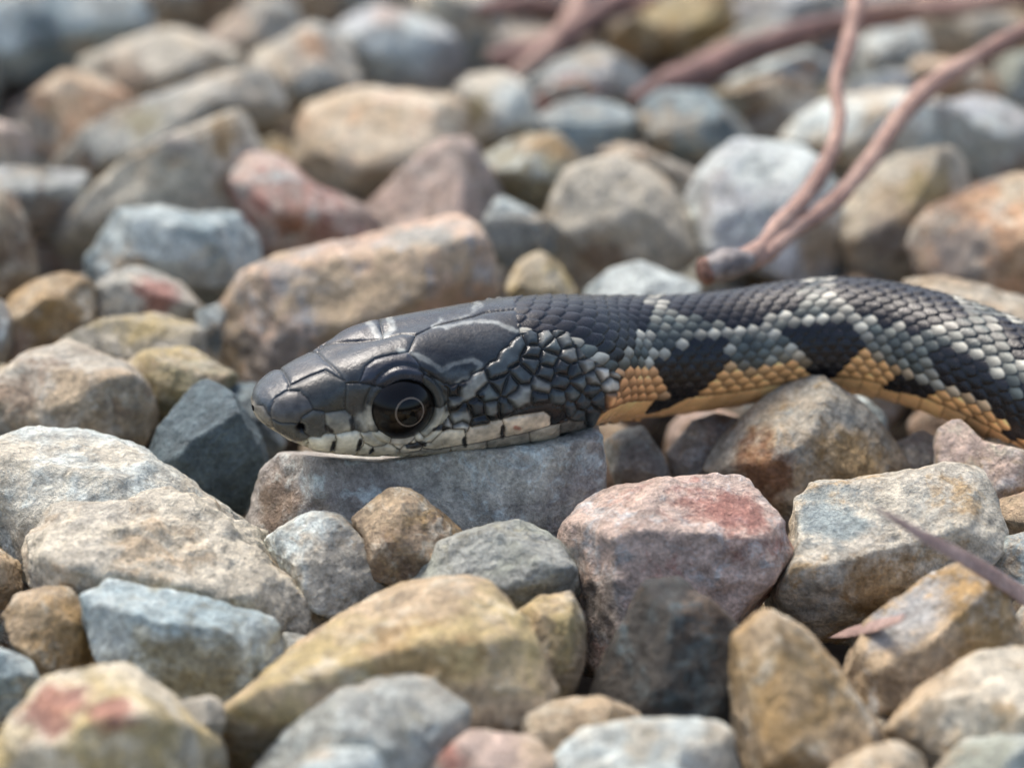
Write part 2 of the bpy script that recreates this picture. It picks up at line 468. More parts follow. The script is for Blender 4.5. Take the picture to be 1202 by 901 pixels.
 ("280,580 298,549 330,532 390,537 450,542 520,533 560,528 620,522 680,503 707,497 724,514 722,562 704,596 662,632 600,640 550,632 500,625 440,630 335,648 302,632", 'mauve', 'beige', 'long mauve slab the snake head rests on', dict(p=14, crust='white', stain='mauve', planes=[(0, .95, .3, .85), (.05, .1, .99, .66), (.6, -.1, .8, .8), (-.7, .1, .7, .82)], patch=[(330, 590, 34, 'brown')])),
 ("650,640 680,608 700,582 780,567 860,559 903,578 933,619 951,651 918,693 882,728 830,728 790,740 740,770 700,780 668,700", 'pink', 'pink', 'big pinkish red stone with dark left face', dict(p=16, stain='red', crust='lavender', planes=[(.15, .8, .58, .62), (.12, -.05, .99, .66), (-.85, -.1, .5, .62)], patch=[(700, 720, 50, 'mauve'), (855, 596, 40, 'red')])),
 ("694,812 728,750 760,686 800,684 870,738 876,800 872,870 820,868 756,846", 'dark', 'dark', 'near-black angular stone beside the tan upright block', dict(p=20, stain='brown', crust='slate', planes=[(-.75, .3, .58, .6), (.25, .2, .95, .7)])),
 ("860,738 884,714 932,738 978,768 1004,815 1036,866 1042,925 876,935 862,850", 'tan', 'ochre', 'tan upright block with ochre speckles', dict(p=11, planes=[(.5, .4, .77, .72), (-.6, .2, .77, .8)])),
 ("600,858 626,830 665,814 703,818 743,838 762,856 744,910 646,910", 'cream', 'tan', 'small cream stone in front of the tooth-shaped stone', dict(p=8, dz=0.15)),
 ("634,916 668,862 750,846 830,845 866,868 874,935 636,950", 'cream', 'white', 'smooth cream stone at the foot of the near-black stone', dict(p=9, stain='cream')),
 ("488,916 528,866 560,856 600,866 642,876 656,940 494,950", 'pink', 'tan', 'pinkish tan stone with a red fleck', dict(p=9, patch=[(526, 882, 18, 'red')])),
 ("322,916 380,881 432,878 456,901 446,940 330,944", 'white', 'blue', 'small blue-white stone in front of the grey-beige stone', dict(dz=-0.3)),
 ("832,546 849,523 880,492 920,457 955,445 987,453 1012,479 1048,524 1070,556 1062,576 1000,596 960,598 910,598 866,576", 'tan', 'beige', 'triangular tan stone propping up the belly', dict(p=16, stain='ochre', crust='grey', planes=[(-.35, .75, .56, .68), (.55, .3, .78, .62), (.1, -.25, .96, .72)], patch=[(1000, 540, 44, 'ochre'), (880, 555, 40, 'rust')])),
 ("976,478 1010,465 1038,488 1044,526 1000,516", 'grey', 'blue', 'small grey stone peeping from behind the triangular stone', dict(dz=0.5)),
 ("896,726 938,630 938,590 958,573 1010,570 1080,557 1110,549 1152,557 1168,588 1184,605 1163,643 1132,670 1080,702 1040,722 1000,750 946,744", 'beige', 'cream', 'beige stone with bluish corner under the dry blade', dict(p=13, stain='ochre', crust='grey', planes=[(-.1, .75, .64, .66), (.2, -.2, .95, .74)], patch=[(965, 600, 40, 'blue'), (1040, 690, 50, 'ochre')])),
 ("1000,796 995,760 1006,732 1060,697 1125,664 1163,677 1189,714 1210,760 1200,790 1130,800 1090,826 1062,858 1033,850 1006,818", 'tan', 'ochre', 'tan stone with lavender top below the dry blade', dict(p=16, crust='lavender', planes=[(-.45, .75, .5, .58), (.35, .0, .93, .7)], patch=[(1060, 715, 40, 'lavender'), (1130, 730, 40, 'ochre')])),
 ("1034,870 1058,838 1090,812 1130,786 1166,760 1208,762 1250,786 1250,915 1120,905 1076,905", 'tan', 'cream', 'tan-cream stone leaning on the lavender-topped stone', dict(p=11, stain='ochre')),
 ("964,920 1000,882 1050,872 1084,888 1090,940 974,950", 'cream', 'tan', 'small cream stone at the foot of the tan upright block', dict(p=8)),
 ("1080,916 1130,877 1180,867 1240,872 1250,945 1086,950", 'white', 'green', 'pale greenish white stone in front of the tan-cream stone', dict(p=10)),
 ("1092,556 1092,508 1114,494 1132,497 1143,518 1202,532 1250,546 1250,602 1180,606 1150,590 1100,570", 'pink', 'lavender', 'pinkish stone with a round knob below the belly', dict(p=9, stain='tan')),
 ("1160,604 1180,587 1240,570 1250,640 1180,640", 'peach', 'tan', 'small peach stone under the pinkish knobbed stone', {}),
 ("1150,654 1174,632 1240,620 1250,700 1190,700", 'blue', 'white', 'small blue-grey stone beside the dry blade', {}),
 ("786,532 813,497 850,486 874,498 858,544 846,584 796,574", 'mauve', 'brown', 'mauve-brown stone in shadow under the belly', dict(dz=0.35)),
 ("708,514 750,497 778,538 790,572 728,580", 'mauve', 'grey', 'grey-brown stone in shadow at the end of the mauve slab', dict(dz=0.35)),
 ("1034,526 1075,505 1102,512 1116,566 1056,568", 'brown', 'mauve', 'brown stone in shadow beside the pinkish knobbed stone', dict(dz=0.3)),
 ("1050,332 1110,328 1202,352 1250,362 1250,440 1100,420", 'cream', 'tan', 'cream stone directly behind the arched body', dict()),
 ("930,600 944,594 950,640 944,690 925,660", 'brown', 'dark', 'dark chip in the crack beside the big pinkish red stone', dict(dz=0.4)),
]


def polygon_radius(poly, n=512):
    """radial distance of a polygon around the origin for n angles"""
    th = np.arange(n) / n * 2 * math.pi
    d = np.stack([np.cos(th), np.sin(th)], 1)
    R = np.zeros(n)
    for k in range(len(poly)):
        p, q = poly[k], poly[(k + 1) % len(poly)]
        e = q - p
        den = d[:, 0] * e[1] - d[:, 1] * e[0]
        with np.errstate(divide='ignore', invalid='ignore'):
            t = (p[0] * e[1] - p[1] * e[0]) / den
            u = (p[0] * d[:, 1] - p[1] * d[:, 0]) / den
        ok = (np.abs(den) > 1e-9) & (u >= -1e-6) & (u <= 1 + 1e-6) & (t > 0)
        R = np.where(ok & (t > R), t, R)
    R = np.maximum(R, 0.15 * R.mean())
    ker = np.array([0, 1, 2, 4, 5, 4, 2, 1, 0.0])
    ker /= ker.sum()
    Rp = np.concatenate([R[-4:], R, R[:4]])
    return np.convolve(Rp, ker, 'valid')


def rock_mesh(name, R, ext, depth, p, planes, rng, sub, rough=1.0, amp=1.0):
    """solid rock: outline R(angle) in the local x-y plane, cut by facet planes, worn and pitted"""
    D, F = icosphere(sub)
    a, b = ext
    d = D * np.array([a, b, depth])
    d /= np.linalg.norm(d, axis=1)[:, None]
    ang = np.arctan2(d[:, 1], d[:, 0]) / (2 * math.pi) * len(R)
    i0 = np.floor(ang).astype(int)
    f = ang - i0
    Rr = R[i0 % len(R)] * (1 - f) + R[(i0 + 1) % len(R)] * f
    gsum = (np.hypot(d[:, 0], d[:, 1]) / Rr) ** p
    for n, dist in planes:
        gsum = gsum + np.maximum(0, d @ n / dist) ** p
    r = gsum ** (-1.0 / p)
    V = d * r[:, None]
    size = (a * b * depth) ** (1 / 3)
    off = rng.uniform(-50, 50, 3)
    q = V / size
    low = fbm(q * 1.7 + off, 3)
    ridge = 1 - np.abs(fbm(q * 2.6 + off + 9, 3)) * 2
    fine = fbm(q * 8 + off, 4, 0.6)
    V = V + d * (size * amp * rough * (0.022 * low + 0.036 * (ridge - 0.6) + 0.026 * fine))[:, None]
    return V, F


def facet_planes(R, ext, depth, rng, given, p):
    th = np.arange(len(R)) / len(R) * 2 * math.pi
    pts = np.stack([np.cos(th) * R, np.sin(th) * R], 1)

    def sup(n):
        s = (pts @ n[:2]).max()
        return math.sqrt(max(s, 0) ** 2 + (depth * n[2]) ** 2)
    def keep(n, d, f=0.90):                    # a face may slant in from the outline but not cut it away
        return max(d, f * max((pts @ n[:2]).max(), 0))
    out = []
    for gx in given:
        n = np.array(gx[:3]); n /= np.linalg.norm(n)
        out.append((n, keep(n, sup(n) * gx[3])))
    nf = rng.integers(3, 6) if not given else 2
    a0 = rng.uniform(0, 6.28)
    for side, cnt in ((1, nf), (-1, 5)):
        for k in range(cnt):
            az = a0 + k / cnt * 2 * math.pi + rng.uniform(-.5, .5)
            nz = rng.uniform(0.3, 0.92)
            n = np.array([math.cos(az) * math.sqrt(1 - nz * nz), math.sin(az) * math.sqrt(1 - nz * nz), side * nz])
            lo = 0.70 if not given or side < 0 else 0.86
            out.append((n, keep(n, sup(n) * rng.uniform(lo - .04, 0.94))))
    if not given and rng.random() < 0.7:      # a weathered top face, roughly level
        n = np.array([rng.uniform(-.35, .35), 0.91, rng.uniform(.3, .6)]); n /= np.linalg.norm(n)
        out.append((n, keep(n, sup(n) * rng.uniform(0.66, 0.85))))
    for k in range(12):                        # small chipped faces that break the edges
        n = rng.normal(size=3); n /= np.linalg.norm(n)
        out.append((n, keep(n, sup(n) * rng.uniform(0.80, 0.96), 0.85)))
    out.append((np.array([0, 0, 1.0]), depth)); out.append((np.array([0, 0, -1.0]), depth))
    return out


def muted(t, k=0.0):
    c = lin(TONE[t])
    g_ = 0.3 * c[0] + 0.6 * c[1] + 0.1 * c[2]
    return [(x * (1 - k) + g_ * k) * w for x, w in zip(c, (0.98, 1.02, 0.98))]


def set_tones(o, a, b, crust, stain, rng):
    v = rng.uniform(0.90, 1.12)
    for key, t in (('tone_main', a), ('tone_second', b), ('tone_crust', crust), ('tone_stain', stain)):
        o[key] = [float(x * v) for x in muted(t)]
    o['grain_shift'] = [float(x) for x in rng.uniform(-40, 40, 3)]


GROUP_GRAVEL = 'gravel stones'
BASIS = np.stack([RIGHT, UP, -FWD])        # local rock frame rows -> world
STONE_Z = 0.35
CENTRES = []


def build_stone(k, row):
    pts, ta, tb, label, opt = row
    rng = np.random.default_rng(opt.get('seed', 100 + k))
    P = np.array([[float(v) for v in s.split(',')] for s in pts.split()])
    x, y = P[:, 0], P[:, 1]
    x1, y1 = np.roll(x, -1), np.roll(y, -1)
    cr = x * y1 - x1 * y
    cx, cy = ((x + x1) * cr).sum() / (3 * cr.sum()), ((y + y1) * cr).sum() / (3 * cr.sum())
    c = at_z(cx, cy, STONE_Z)
    CENTRES.append((cx, cy, label))
    c = c + ray(cx, cy) * opt.get('dz', 0.0)
    s = (c - CAM) @ FWD / FPX
    poly = np.stack([(x - cx) * s, -(y - cy) * s], 1) * (1.08 if cy > 330 else 1.15)
    R = polygon_radius(poly)
    th = np.arange(len(R)) / len(R) * 2 * math.pi
    ext = (np.abs(R * np.cos(th)).max(), np.abs(R * np.sin(th)).max())
    depth = opt.get('depth', 0.95) * math.sqrt(ext[0] * ext[1]) * rng.uniform(0.85, 1.05)
    p = opt.get('p', 12) * 4.0
    planes = facet_planes(R, ext, depth, rng, opt.get('planes', []), p)
    npx = max(np.ptp(x), np.ptp(y))
    sub = 5 if (npx > 95 and cy > 240) else 4
    V, F = rock_mesh('stone', R, ext, depth, p, planes, rng, sub, opt.get('rough', 1.0))
    W = V @ BASIS
    o = link('stone', mesh_np('stone', W, F), M_STONE, loc=c)
    set_tones(o, ta, tb, opt.get('crust', 'cream' if ta in ('tan', 'peach', 'cream', 'yellow', 'ochre', 'beige', 'olive', 'brown', 'orange', 'pink') else 'white'), opt.get('stain', 'tan'), rng)
    pa = opt.get('patch', [])
    for j, key in enumerate('ab'):
        if j < len(pa):
            qx, qy, qr, qt = pa[j]
            l = np.array([(qx - cx) * s, -(qy - cy) * s])
            # the point of the surface over that place of the outline
            xy = V[:, :2]
            cand = np.where((V[:, 2] > -0.2 * depth))[0]
            i = cand[np.argmin(((xy[cand] - l) ** 2).sum(1) - 0.02 * V[cand, 2])]
            o['patch_%s_pos' % key] = [float(v) for v in W[i]]
            o['patch_%s_size' % key] = float(qr * s * 1.15)
            o['patch_%s_tone' % key] = muted(qt, -0.05)
        else:
            o['patch_%s_pos' % key] = [99.0, 99.0, 99.0]
            o['patch_%s_size' % key] = 0.01
            o['patch_%s_tone' % key] = [0.3, 0.3, 0.3]
    tag(o, label, 'stone', GROUP_GRAVEL)
    return o


for _k, _row in enumerate(STONES):
    build_stone(_k, _row)

# ---- smaller stones filling the gaps beneath, and the gravel carrying on outside the picture
frng = np.random.default_rng(5)
NAMES = list(TONE)
BASE_TONES = ['cream', 'tan', 'beige', 'grey', 'mauve', 'pink', 'ochre', 'brown', 'lavender', 'blue', 'olive', 'peach']
protos = []
for k in range(10):
    th = np.arange(256) / 256 * 2 * math.pi
    ax = frng.uniform(0.75, 1.0)
    R = 1.0 / np.sqrt((np.cos(th)) ** 2 + (np.sin(th) / ax) ** 2)
    pl = facet_planes(R, (1.0, ax), frng.uniform(0.6, 0.9), frng, [], 12)
    V, F = rock_mesh('r', R, (1.0, ax), 0.85, 12, pl, frng, 4, 1.0)
    V3, F3 = rock_mesh('r', R, (1.0, ax), 0.85, 12, pl, np.random.default_rng(k), 3, 1.0)
    protos.append((mesh_np('stone', V, F), V3, F3))
    protos[-1][0].materials.append(M_STONE)


def rot(rng):
    q = rng.normal(size=4); q /= np.linalg.norm(q)
    w, x, y, z = q
    return np.array([[1 - 2 * (y * y + z * z), 2 * (x * y - z * w), 2 * (x * z + y * w)],
                     [2 * (x * y + z * w), 1 - 2 * (x * x + z * z), 2 * (y * z - x * w)],
                     [2 * (x * z - y * w), 2 * (y * z + x * w), 1 - 2 * (x * x + y * y)]]), q


bpy.context.view_layer.update()
_dg = bpy.context.evaluated_depsgraph_get()
_ga = np.random.default_rng(1).normal(size=(60, 3))
_ga /= np.linalg.norm(_ga, axis=1)[:, None]


def seen(pos, sc):
    """does any part of a small stone show between the large ones?"""
    n = 0
    for d in _ga:
        p_ = pos + d * sc * 0.9
        if (CAM - p_) @ d < 0:
            continue
        v = p_ - CAM
        L = float(np.linalg.norm(v))
        hit = scene.ray_cast(_dg, CAM.tolist(), (v / L).tolist(), distance=L)
        if not hit[0]:
            n += 1
            if n > 1:
                return True
    return False


def short_label(s):
    for w in (' with ', ' behind ', ' beside ', ' under ', ' above ', ' below ', ' beyond ', ' in ', ' wedged ', ' touching ', ' leaning ', ' between ',
              ' against ', ' at ', ' the ', ' around ', ' crossed ', ' sloping ', ' propping ', ' framed ', ' peeping ', ' resting ', ' directly ', ' just ', ' left ', ' tucked ', ', '):
        k_ = s.find(w)
        if k_ > 0:
            s = s[:k_]
    return ' '.join(s.split()[:6])


SV, SF, SC, nv = [], [], [[], [], [], []], 0
y = -7.0
while y < 19:
    x = -9.0 + frng.uniform(0, .6)
    while x < 9:
        px, py = project(np.array([[x, y, 0.0]]))[0]
        inside = -25 < px < 1227 and -30 < py < 960
        sc = frng.uniform(0.36, 0.52)
        if (985 < px < 1115 and 430 < py < 530) or (725 < px < 805 and 480 < py < 570):   # open hollows under the snake
            x += 0.85; continue
        pos = np.array([x + frng.uniform(-.15, .15), y + frng.uniform(-.15, .15), -0.33 + frng.uniform(-.1, .08)])
        M, q = rot(frng)
        t = frng.choice(BASE_TONES, 2, replace=False)
        far_out = not (-45 < px < 1247 and -45 < py < 1040)
        if far_out:
            if px < -700 or px > 1900:
                x += 0.85; continue
            pos[2] += 0.45; sc *= 1.25
        cand = inside and seen(pos, sc)
        if cand:
            me_ = protos[frng.integers(10)][0]
            o = link('wedged_stone', me_, loc=pos)
            o.rotation_mode = 'QUATERNION'
            o.rotation_quaternion = q.tolist()
            o.scale = (sc, sc, sc)
            set_tones(o, t[0], t[1], 'beige', 'brown', frng)
            for key in 'ab':
                o['patch_%s_pos' % key] = [99.0, 99.0, 99.0]
                o['patch_%s_size' % key] = 0.01
                o['patch_%s_tone' % key] = [0.3, 0.3, 0.3]
            dn = [((c0 - px) ** 2 + (c1 - py) ** 2) for c0, c1, _ in CENTRES]
            near_label = CENTRES[int(np.argmin(dn))][2]
            tag(o, 'small %s%s stone in a gap by the %s' % (t[0], '' if t[0] == t[1] else ' and ' + t[1], short_label(near_label)), 'stone', 'stones wedged in the gaps')
        else:
            _, V3, F3 = protos[frng.integers(10)]
            SV.append((V3 * sc) @ M.T + pos); SF.append(F3 + nv); nv += len(V3)
            for j, tt in enumerate((t[0], t[1], 'white', 'ochre')):
                SC[j].append(np.tile(muted(tt), (len(V3), 1)))
        x += 0.85
    y += 0.8
me = mesh_np('gravel', np.concatenate(SV), np.concatenate(SF))
for j, nm in enumerate(('tone_main', 'tone_second', 'tone_crust', 'tone_stain')):
    vcol(me, nm, np.concatenate(SC[j]))
tag(link('gravel', me, M_GRAVEL), 'mixed pale gravel stones spreading around the snake', 'gravel', kind='stuff')

# ------------------------------------------------------------------ snake: materials
m = NT('snake_skin')
c_at = m.attr('skin_tone', 'GEOMETRY')
sp = m.coord('Object')
fine = m.noise(sp, 55, 4, 0.7)
col = m.mix(1.0, c_at, m.math('ADD', 0.80, m.math('MULTIPLY', fine, 0.40)), 'MULTIPLY')
dust = m.ramp(m.noise(sp, 120, 2, 0.6), 0.70, 0.76, 0, 0.25)
col = m.mix(dust, col, (0.30, 0.28, 0.25))
m.put(m.b.inputs['Base Color'], col)
m.put(m.b.inputs['Roughness'], m.math('SUBTRACT', m.ramp(m.noise(sp, 14, 4, 0.6), 0.3, 0.7, 0.24, 0.38), m.math('MULTIPLY', m.attr('gloss', 'GEOMETRY', 'Fac'), 0.10)))
m.put(m.b.inputs['Specular IOR Level'], 0.42)
m.put(m.b.inputs['Normal'], m.bump(m.math('ADD', fine, m.math('MULTIPLY', m.noise(sp, 24, 2, 0.5), 0.8)), 0.25, 0.012))
M_SKIN = m.mat


def eye_mat(name, c1, c2, rough):
    m = NT(name)
    p_ = m.coord('Object')
    m.put(m.b.inputs['Base Color'], m.mix(m.noise(p_, 30, 4, 0.6), c1, c2))
    m.put(m.b.inputs['Roughness'], rough)
    m.put(m.b.inputs['Coat Weight'], 0.35)
    m.put(m.b.inputs['Coat IOR'], 1.36)
    m.put(m.b.inputs['Specular IOR Level'], 0.15)
    m.put(m.b.inputs['Coat Roughness'], 0.02)
    return m.mat


M_IRIS = eye_mat('eye_iris', (0.002, 0.0015, 0.001), (0.006, 0.004, 0.003), 0.25)
M_RING = eye_mat('eye_ring', (0.07, 0.055, 0.04), (0.20, 0.165, 0.13), 0.3)
M_PUPIL = eye_mat('eye_pupil', (0.001, 0.001, 0.001), (0.002, 0.002, 0.002), 0.1)

# ------------------------------------------------------------------ snake: centre line
YAW = radians(25.0)
HEAD_LEN = 2.25
snout = at_y(297, 478, -0.62)
neck_dir = np.array([math.cos(YAW), math.sin(YAW), -0.045])
neck_dir /= np.linalg.norm(neck_dir)
ctrl = [snout + neck_dir * t for t in (0.0, 0.6, 1.2, 1.8)]
for px, py, yy in ((700, 422, 0.48), (770, 418, 0.72), (850, 410, 0.92), (930, 397, 1.02), (1000, 394, 1.0), (1070, 406, 0.88),
                   (1140, 429, 0.66), (1210, 460, 0.42), (1290, 500, 0.15)):
    ctrl.append(at_y(px, py, yy))
last = ctrl[-1]
for dx, dy, z in ((0.8, -.35, .62), (1.7, -.3, .6), (2.6, .3, .62), (3.1, 1.4, .62), (2.9, 2.7, .6), (2.5, 4.0, .55)):
    ctrl.append(np.array([last[0] + dx, last[1] + dy, z]))
ctrl = np.array(ctrl)


def catmull(P, n=60):
    Q = np.concatenate([[2 * P[0] - P[1]], P, [2 * P[-1] - P[-2]]])
    out = []
    for i in range(1, len(Q) - 2):
        t = np.linspace(0, 1, n, endpoint=False)[:, None]
        a, b, c, d = Q[i - 1], Q[i], Q[i + 1], Q[i + 2]
        out.append(0.5 * ((2 * b) + (-a + c) * t + (2 * a - 5 * b + 4 * c - d) * t ** 2 + (-a + 3 * b - 3 * c + d) * t ** 3))
    return np.concatenate(out + [P[-1:]])


line = catmull(ctrl)
ker = np.ones(41) / 41
pad = np.concatenate([line[0] + (line[0] - line[1:21][::-1]), line, np.repeat(line[-1:], 20, 0)])
line_s = np.stack([np.convolve(pad[:, k], ker, 'valid') for k in range(3)], 1)
line = line_s
arc = np.concatenate([[0], np.cumsum(np.linalg.norm(np.diff(line, axis=0), axis=1))])
TOTAL = arc[-1]


def spine(s):
    return np.stack([np.interp(s, arc, line[:, k]) for k in range(3)], -1)


def frame(s):
    e = 0.05
    t = spine(np.minimum(s + e, TOTAL)) - spine(np.maximum(s - e, 0))
    t /= np.linalg.norm(t, axis=-1)[..., None]
    lat = np.cross(np.array([0, 0, 1.0]), t)           # for a tangent pointing right this points away from the camera
    lat = -lat / np.linalg.norm(lat, axis=-1)[..., None]   # towards the camera
    up = np.cross(lat, t)
    up = np.where((up[..., 2:3] < 0), -up, up)
    return t, lat, up


# half width, height above the axis, depth below it, squareness, along the head and body
ST = np.array([
    # s     w     top    bot    n
    [0.00, 0.02, 0.015, 0.02, 2.0],
    [0.03, 0.105, 0.060, 0.065, 2.1],
    [0.08, 0.165, 0.095, 0.110, 2.2],
    [0.18, 0.230, 0.145, 0.185, 2.4],
    [0.32, 0.275, 0.205, 0.255, 2.5],
    [0.50, 0.305, 0.275, 0.300, 2.5],
    [0.68, 0.340, 0.338, 0.330, 2.5],
    [0.85, 0.370, 0.375, 0.350, 2.5],
    [1.05, 0.395, 0.388, 0.362, 2.4],
    [1.35, 0.435, 0.400, 0.375, 2.3],
    [1.65, 0.455, 0.410, 0.380, 2.2],
    [1.95, 0.430, 0.405, 0.375, 2.1],
    [2.30, 0.385, 0.385, 0.375, 2.0],
    [2.70, 0.365, 0.370, 0.370, 2.0],
    [3.40, 0.355, 0.355, 0.360, 2.0],
    [5.50, 0.375, 0.375, 0.370, 2.0],
    [7.50, 0.36, 0.36, 0.36, 2.0],
    [TOTAL - 1.2, 0.24, 0.24, 0.24, 2.0],
    [TOTAL - 0.05, 0.06, 0.06, 0.06, 2.0],
    [TOTAL, 0.004, 0.004, 0.004, 2.0]])


def section(s):
    r = [np.interp(s, ST[:, 0], ST[:, k]) for k in range(1, 5)]
    return r


def surface(s, th):
    """th = 0 on the back, +pi/2 on the side facing the camera, pi on the belly"""
    w, top, bot, n = section(s)
    sn, cs = np.sin(th), np.cos(th)
    n = np.where(cs < 0, n + 0.8 * smooth(s, 0.1, 0.4) * smooth(s, 2.2, 1.6), n)
    lx = w * np.sign(sn) * np.abs(sn) ** (2 / n)
    lz = np.where(cs > 0, top, bot) * np.sign(cs) * np.abs(cs) ** (2 / n)
    # a flatter belly for the trunk, an egg-shaped lower jaw
    c = spine(s)
    t, lat, up = frame(s)
    return c + lat * lx[..., None] + up * lz[..., None]


# ------------------------------------------------------------------ snake: scale map of the head, in photo pixels
def Z1(pts):
    return [(280 + float(a.split(',')[0]) / 2.613, 310 + float(a.split(',')[1]) / 2.613) for a in pts.split()]


PL = [   # big head shields: outline, tone, how much the plate is domed
 ("36,428 75,433 97,465 105,500 122,540 150,577 100,550 50,505 30,465", (128, 122, 108), 1),
 ("56,428 58,395 78,368 140,338 156,365 151,386 115,410 99,440 97,464 75,433", (74, 84, 90), 1),
 ("99,446 115,410 150,389 185,389 215,414 229,445 192,466 165,481 130,481 104,471", (92, 92, 90), 1.4),
 ("104,473 130,482 166,482 176,500 182,520 215,526 190,546 150,556 124,532 110,500", (96, 96, 88), 1),
 ("192,466 229,445 263,455 269,515 250,531 215,526 204,500 200,480", (100, 100, 92), 1),
 ("268,460 330,453 351,470 353,505 335,513 274,519 267,500", (150, 144, 126), 1.4),
 ("155,374 219,341 263,325 326,357 329,450 274,456 263,450 230,445 213,421 180,395 153,387", (78, 82, 80), 1),
 ("142,338 197,266 241,270 285,311 326,357 263,325 219,341 157,371", (74, 80, 84), 1),
 ("197,266 240,200 250,249 241,270", (70, 76, 84), 1),
 ("243,264 243,196 285,160 335,136 400,138 424,153 432,175 441,215 379,224 312,235 263,249", (56, 62, 72), 1.5),
 ("242,270 263,249 312,235 379,224 441,215 500,205 545,215 520,269 470,280 420,292 390,315 370,359 330,363 326,357 285,311", (66, 71, 74), 0.8),
 ("370,361 390,315 420,292 470,280 520,273 546,300 561,340 556,360 500,365 440,376 410,370", (54, 60, 72), 1.6),
 ("330,364 410,368 441,377 421,405 412,440 415,490 426,511 385,513 360,505 352,470 330,450", (84, 86, 82), 1),
 ("424,153 480,126 600,100 720,72 800,66 835,74 740,130 720,160 600,185 545,215 500,205 441,215 432,175", (60, 66, 70), 0.8),
 ("545,215 600,185 720,160 760,170 850,200 862,215 830,240 790,270 750,305 700,350 650,372 600,345 561,322 522,271", (58, 63, 66), 0.8),
 ("558,345 600,350 641,380 641,422 614,441 605,400 580,370", (92, 96, 92), 1),
 ("612,441 641,430 647,460 626,491 600,502 562,540 590,510 606,470", (150, 146, 130), 1),
 # lip shields
 ("150,557 190,546 213,541 211,571 180,583 150,577", (150, 146, 128), 1.2),
 ("213,541 226,526 285,518 299,540 291,566 275,583 210,576", (166, 160, 140), 1.6),
 ("299,546 301,525 330,514 366,515 381,535 381,556 351,583 284,584", (166, 160, 140), 1.8),
 ("364,577 385,551 411,560 406,583 364,585", (164, 158, 138), 1.2),
 ("375,519 426,512 456,525 463,545 440,556 411,558 386,541", (166, 160, 140), 1.4),
 ("411,583 412,562 440,557 466,555 491,570 486,584 430,590", (166, 158, 138), 1),
 ("463,546 480,537 511,540 516,555 491,566", (150, 142, 126), 1),
 ("499,563 516,555 551,560 556,571 494,580", (160, 150, 130), 1),
 ("560,541 600,505 626,492 621,516 590,547", (172, 164, 144), 1.2),
 ("573,557 600,530 641,505 691,506 696,521 691,551 598,568", (182, 170, 146), 1.2),
 ("696,521 720,496 800,480 811,500 806,526 700,553", (188, 172, 148), 1.3),
 ("812,470 840,459 930,444 951,460 951,491 819,527", (196, 178, 152), 1.4),
 # lower lip
 ("120,560 150,577 212,577 275,584 352,585 352,605 250,604 150,590", (150, 146, 130), .8),
 ("352,585 430,591 494,581 500,610 352,610", (150, 144, 128), .8),
 ("494,581 556,572 598,568 650,562 650,600 500,610", (152, 146, 130), .8),
 ("650,562 700,553 760,545 765,580 650,600", (168, 160, 142), .8),
 ("760,545 819,528 890,515 895,550 765,580", (150, 144, 128), .8),
 ("890,515 951,492 985,485 985,520 895,550", (160, 152, 134), .8),
 ("985,485 1010,478 1060,480 1060,510 985,520", (120, 116, 104), .8),
 # dark skin behind the last lip shield and around the temple
 ("815,468 840,450 885,425 935,420 990,430 1003,470 960,490 951,458 930,443 840,458", (40, 44, 46), 1),
]
K = (52, 56, 57); G = (90, 98, 96); LG = (122, 122, 114); W_ = (162, 158, 146); OR = (214, 156, 106); DK = (70, 77, 78)
SEEDS = [   # small scales of the temple and neck side
 ("655,425 695,385 735,358", LG), ("768,388", G), ("802,362", DK), ("690,460 665,475", LG), ("735,455", K), ("775,438", LG), ("850,408 870,395", LG),
 ("870,340", DK), ("790,330 830,280 860,245", DK), ("905,235", DK), ("925,203", LG), ("975,212", LG), ("965,245", G), ("898,268", DK), ("900,298", DK),
 ("950,290", G), ("1018,275", LG), ("1005,322", K), ("1065,310", LG), ("945,335", DK), ("930,375", LG), ("990,358", DK), ("1045,362", G),
 ("985,408", G), ("1080,385", DK), ("1022,395", G), ("1110,338", W_), ("1122,296", W_), ("1050,425", DK), ("1105,415", DK), ("1160,292", W_),
 ("1145,368", W_), ("1040,465", G), ("1012,440", DK), ("1060,268", LG), ("1085,450", DK), ("1010,500", G), ("980,455", K), ("1160,330", W_),
 ("1140,405", OR), ("1185,355", OR), ("1120,470", OR), ("640,400", K), ("620,480", W_), ("660,500", W_), ("745,500", K), ("815,440", DK),
 ("830,375", DK), ("920,410", K), ("1090,350", LG), ("1030,330", DK), ("1180,395", OR), ("1100,260", DK), ("1140,262", DK), ("1180,262", DK), ("1035,245", K),
 ("1000,238", LG), ("940,222", LG),
]
GX0, GY0, GX1, GY1, GS = 284.0, 320.0, 744.0, 552.0, 0.5
gw, gh = int((GX1 - GX0) / GS), int((GY1 - GY0) / GS)
gx, gy = np.meshgrid(GX0 + (np.arange(gw) + .5) * GS, GY0 + (np.arange(gh) + .5) * GS)
lab = np.full((gh, gw), -1, int)
tones, domes = [], []


def inside_poly(poly, X, Y):
    r = np.zeros(X.shape, bool)
    n = len(poly)
    for i in range(n):
        x0, y0 = poly[i]; x1, y1 = poly[(i + 1) % n]
        if y0 == y1: continue
        c = ((y0 > Y) != (y1 > Y)) & (X < (x1 - x0) * (Y - y0) / (y1 - y0) + x0)
        r ^= c
    return r


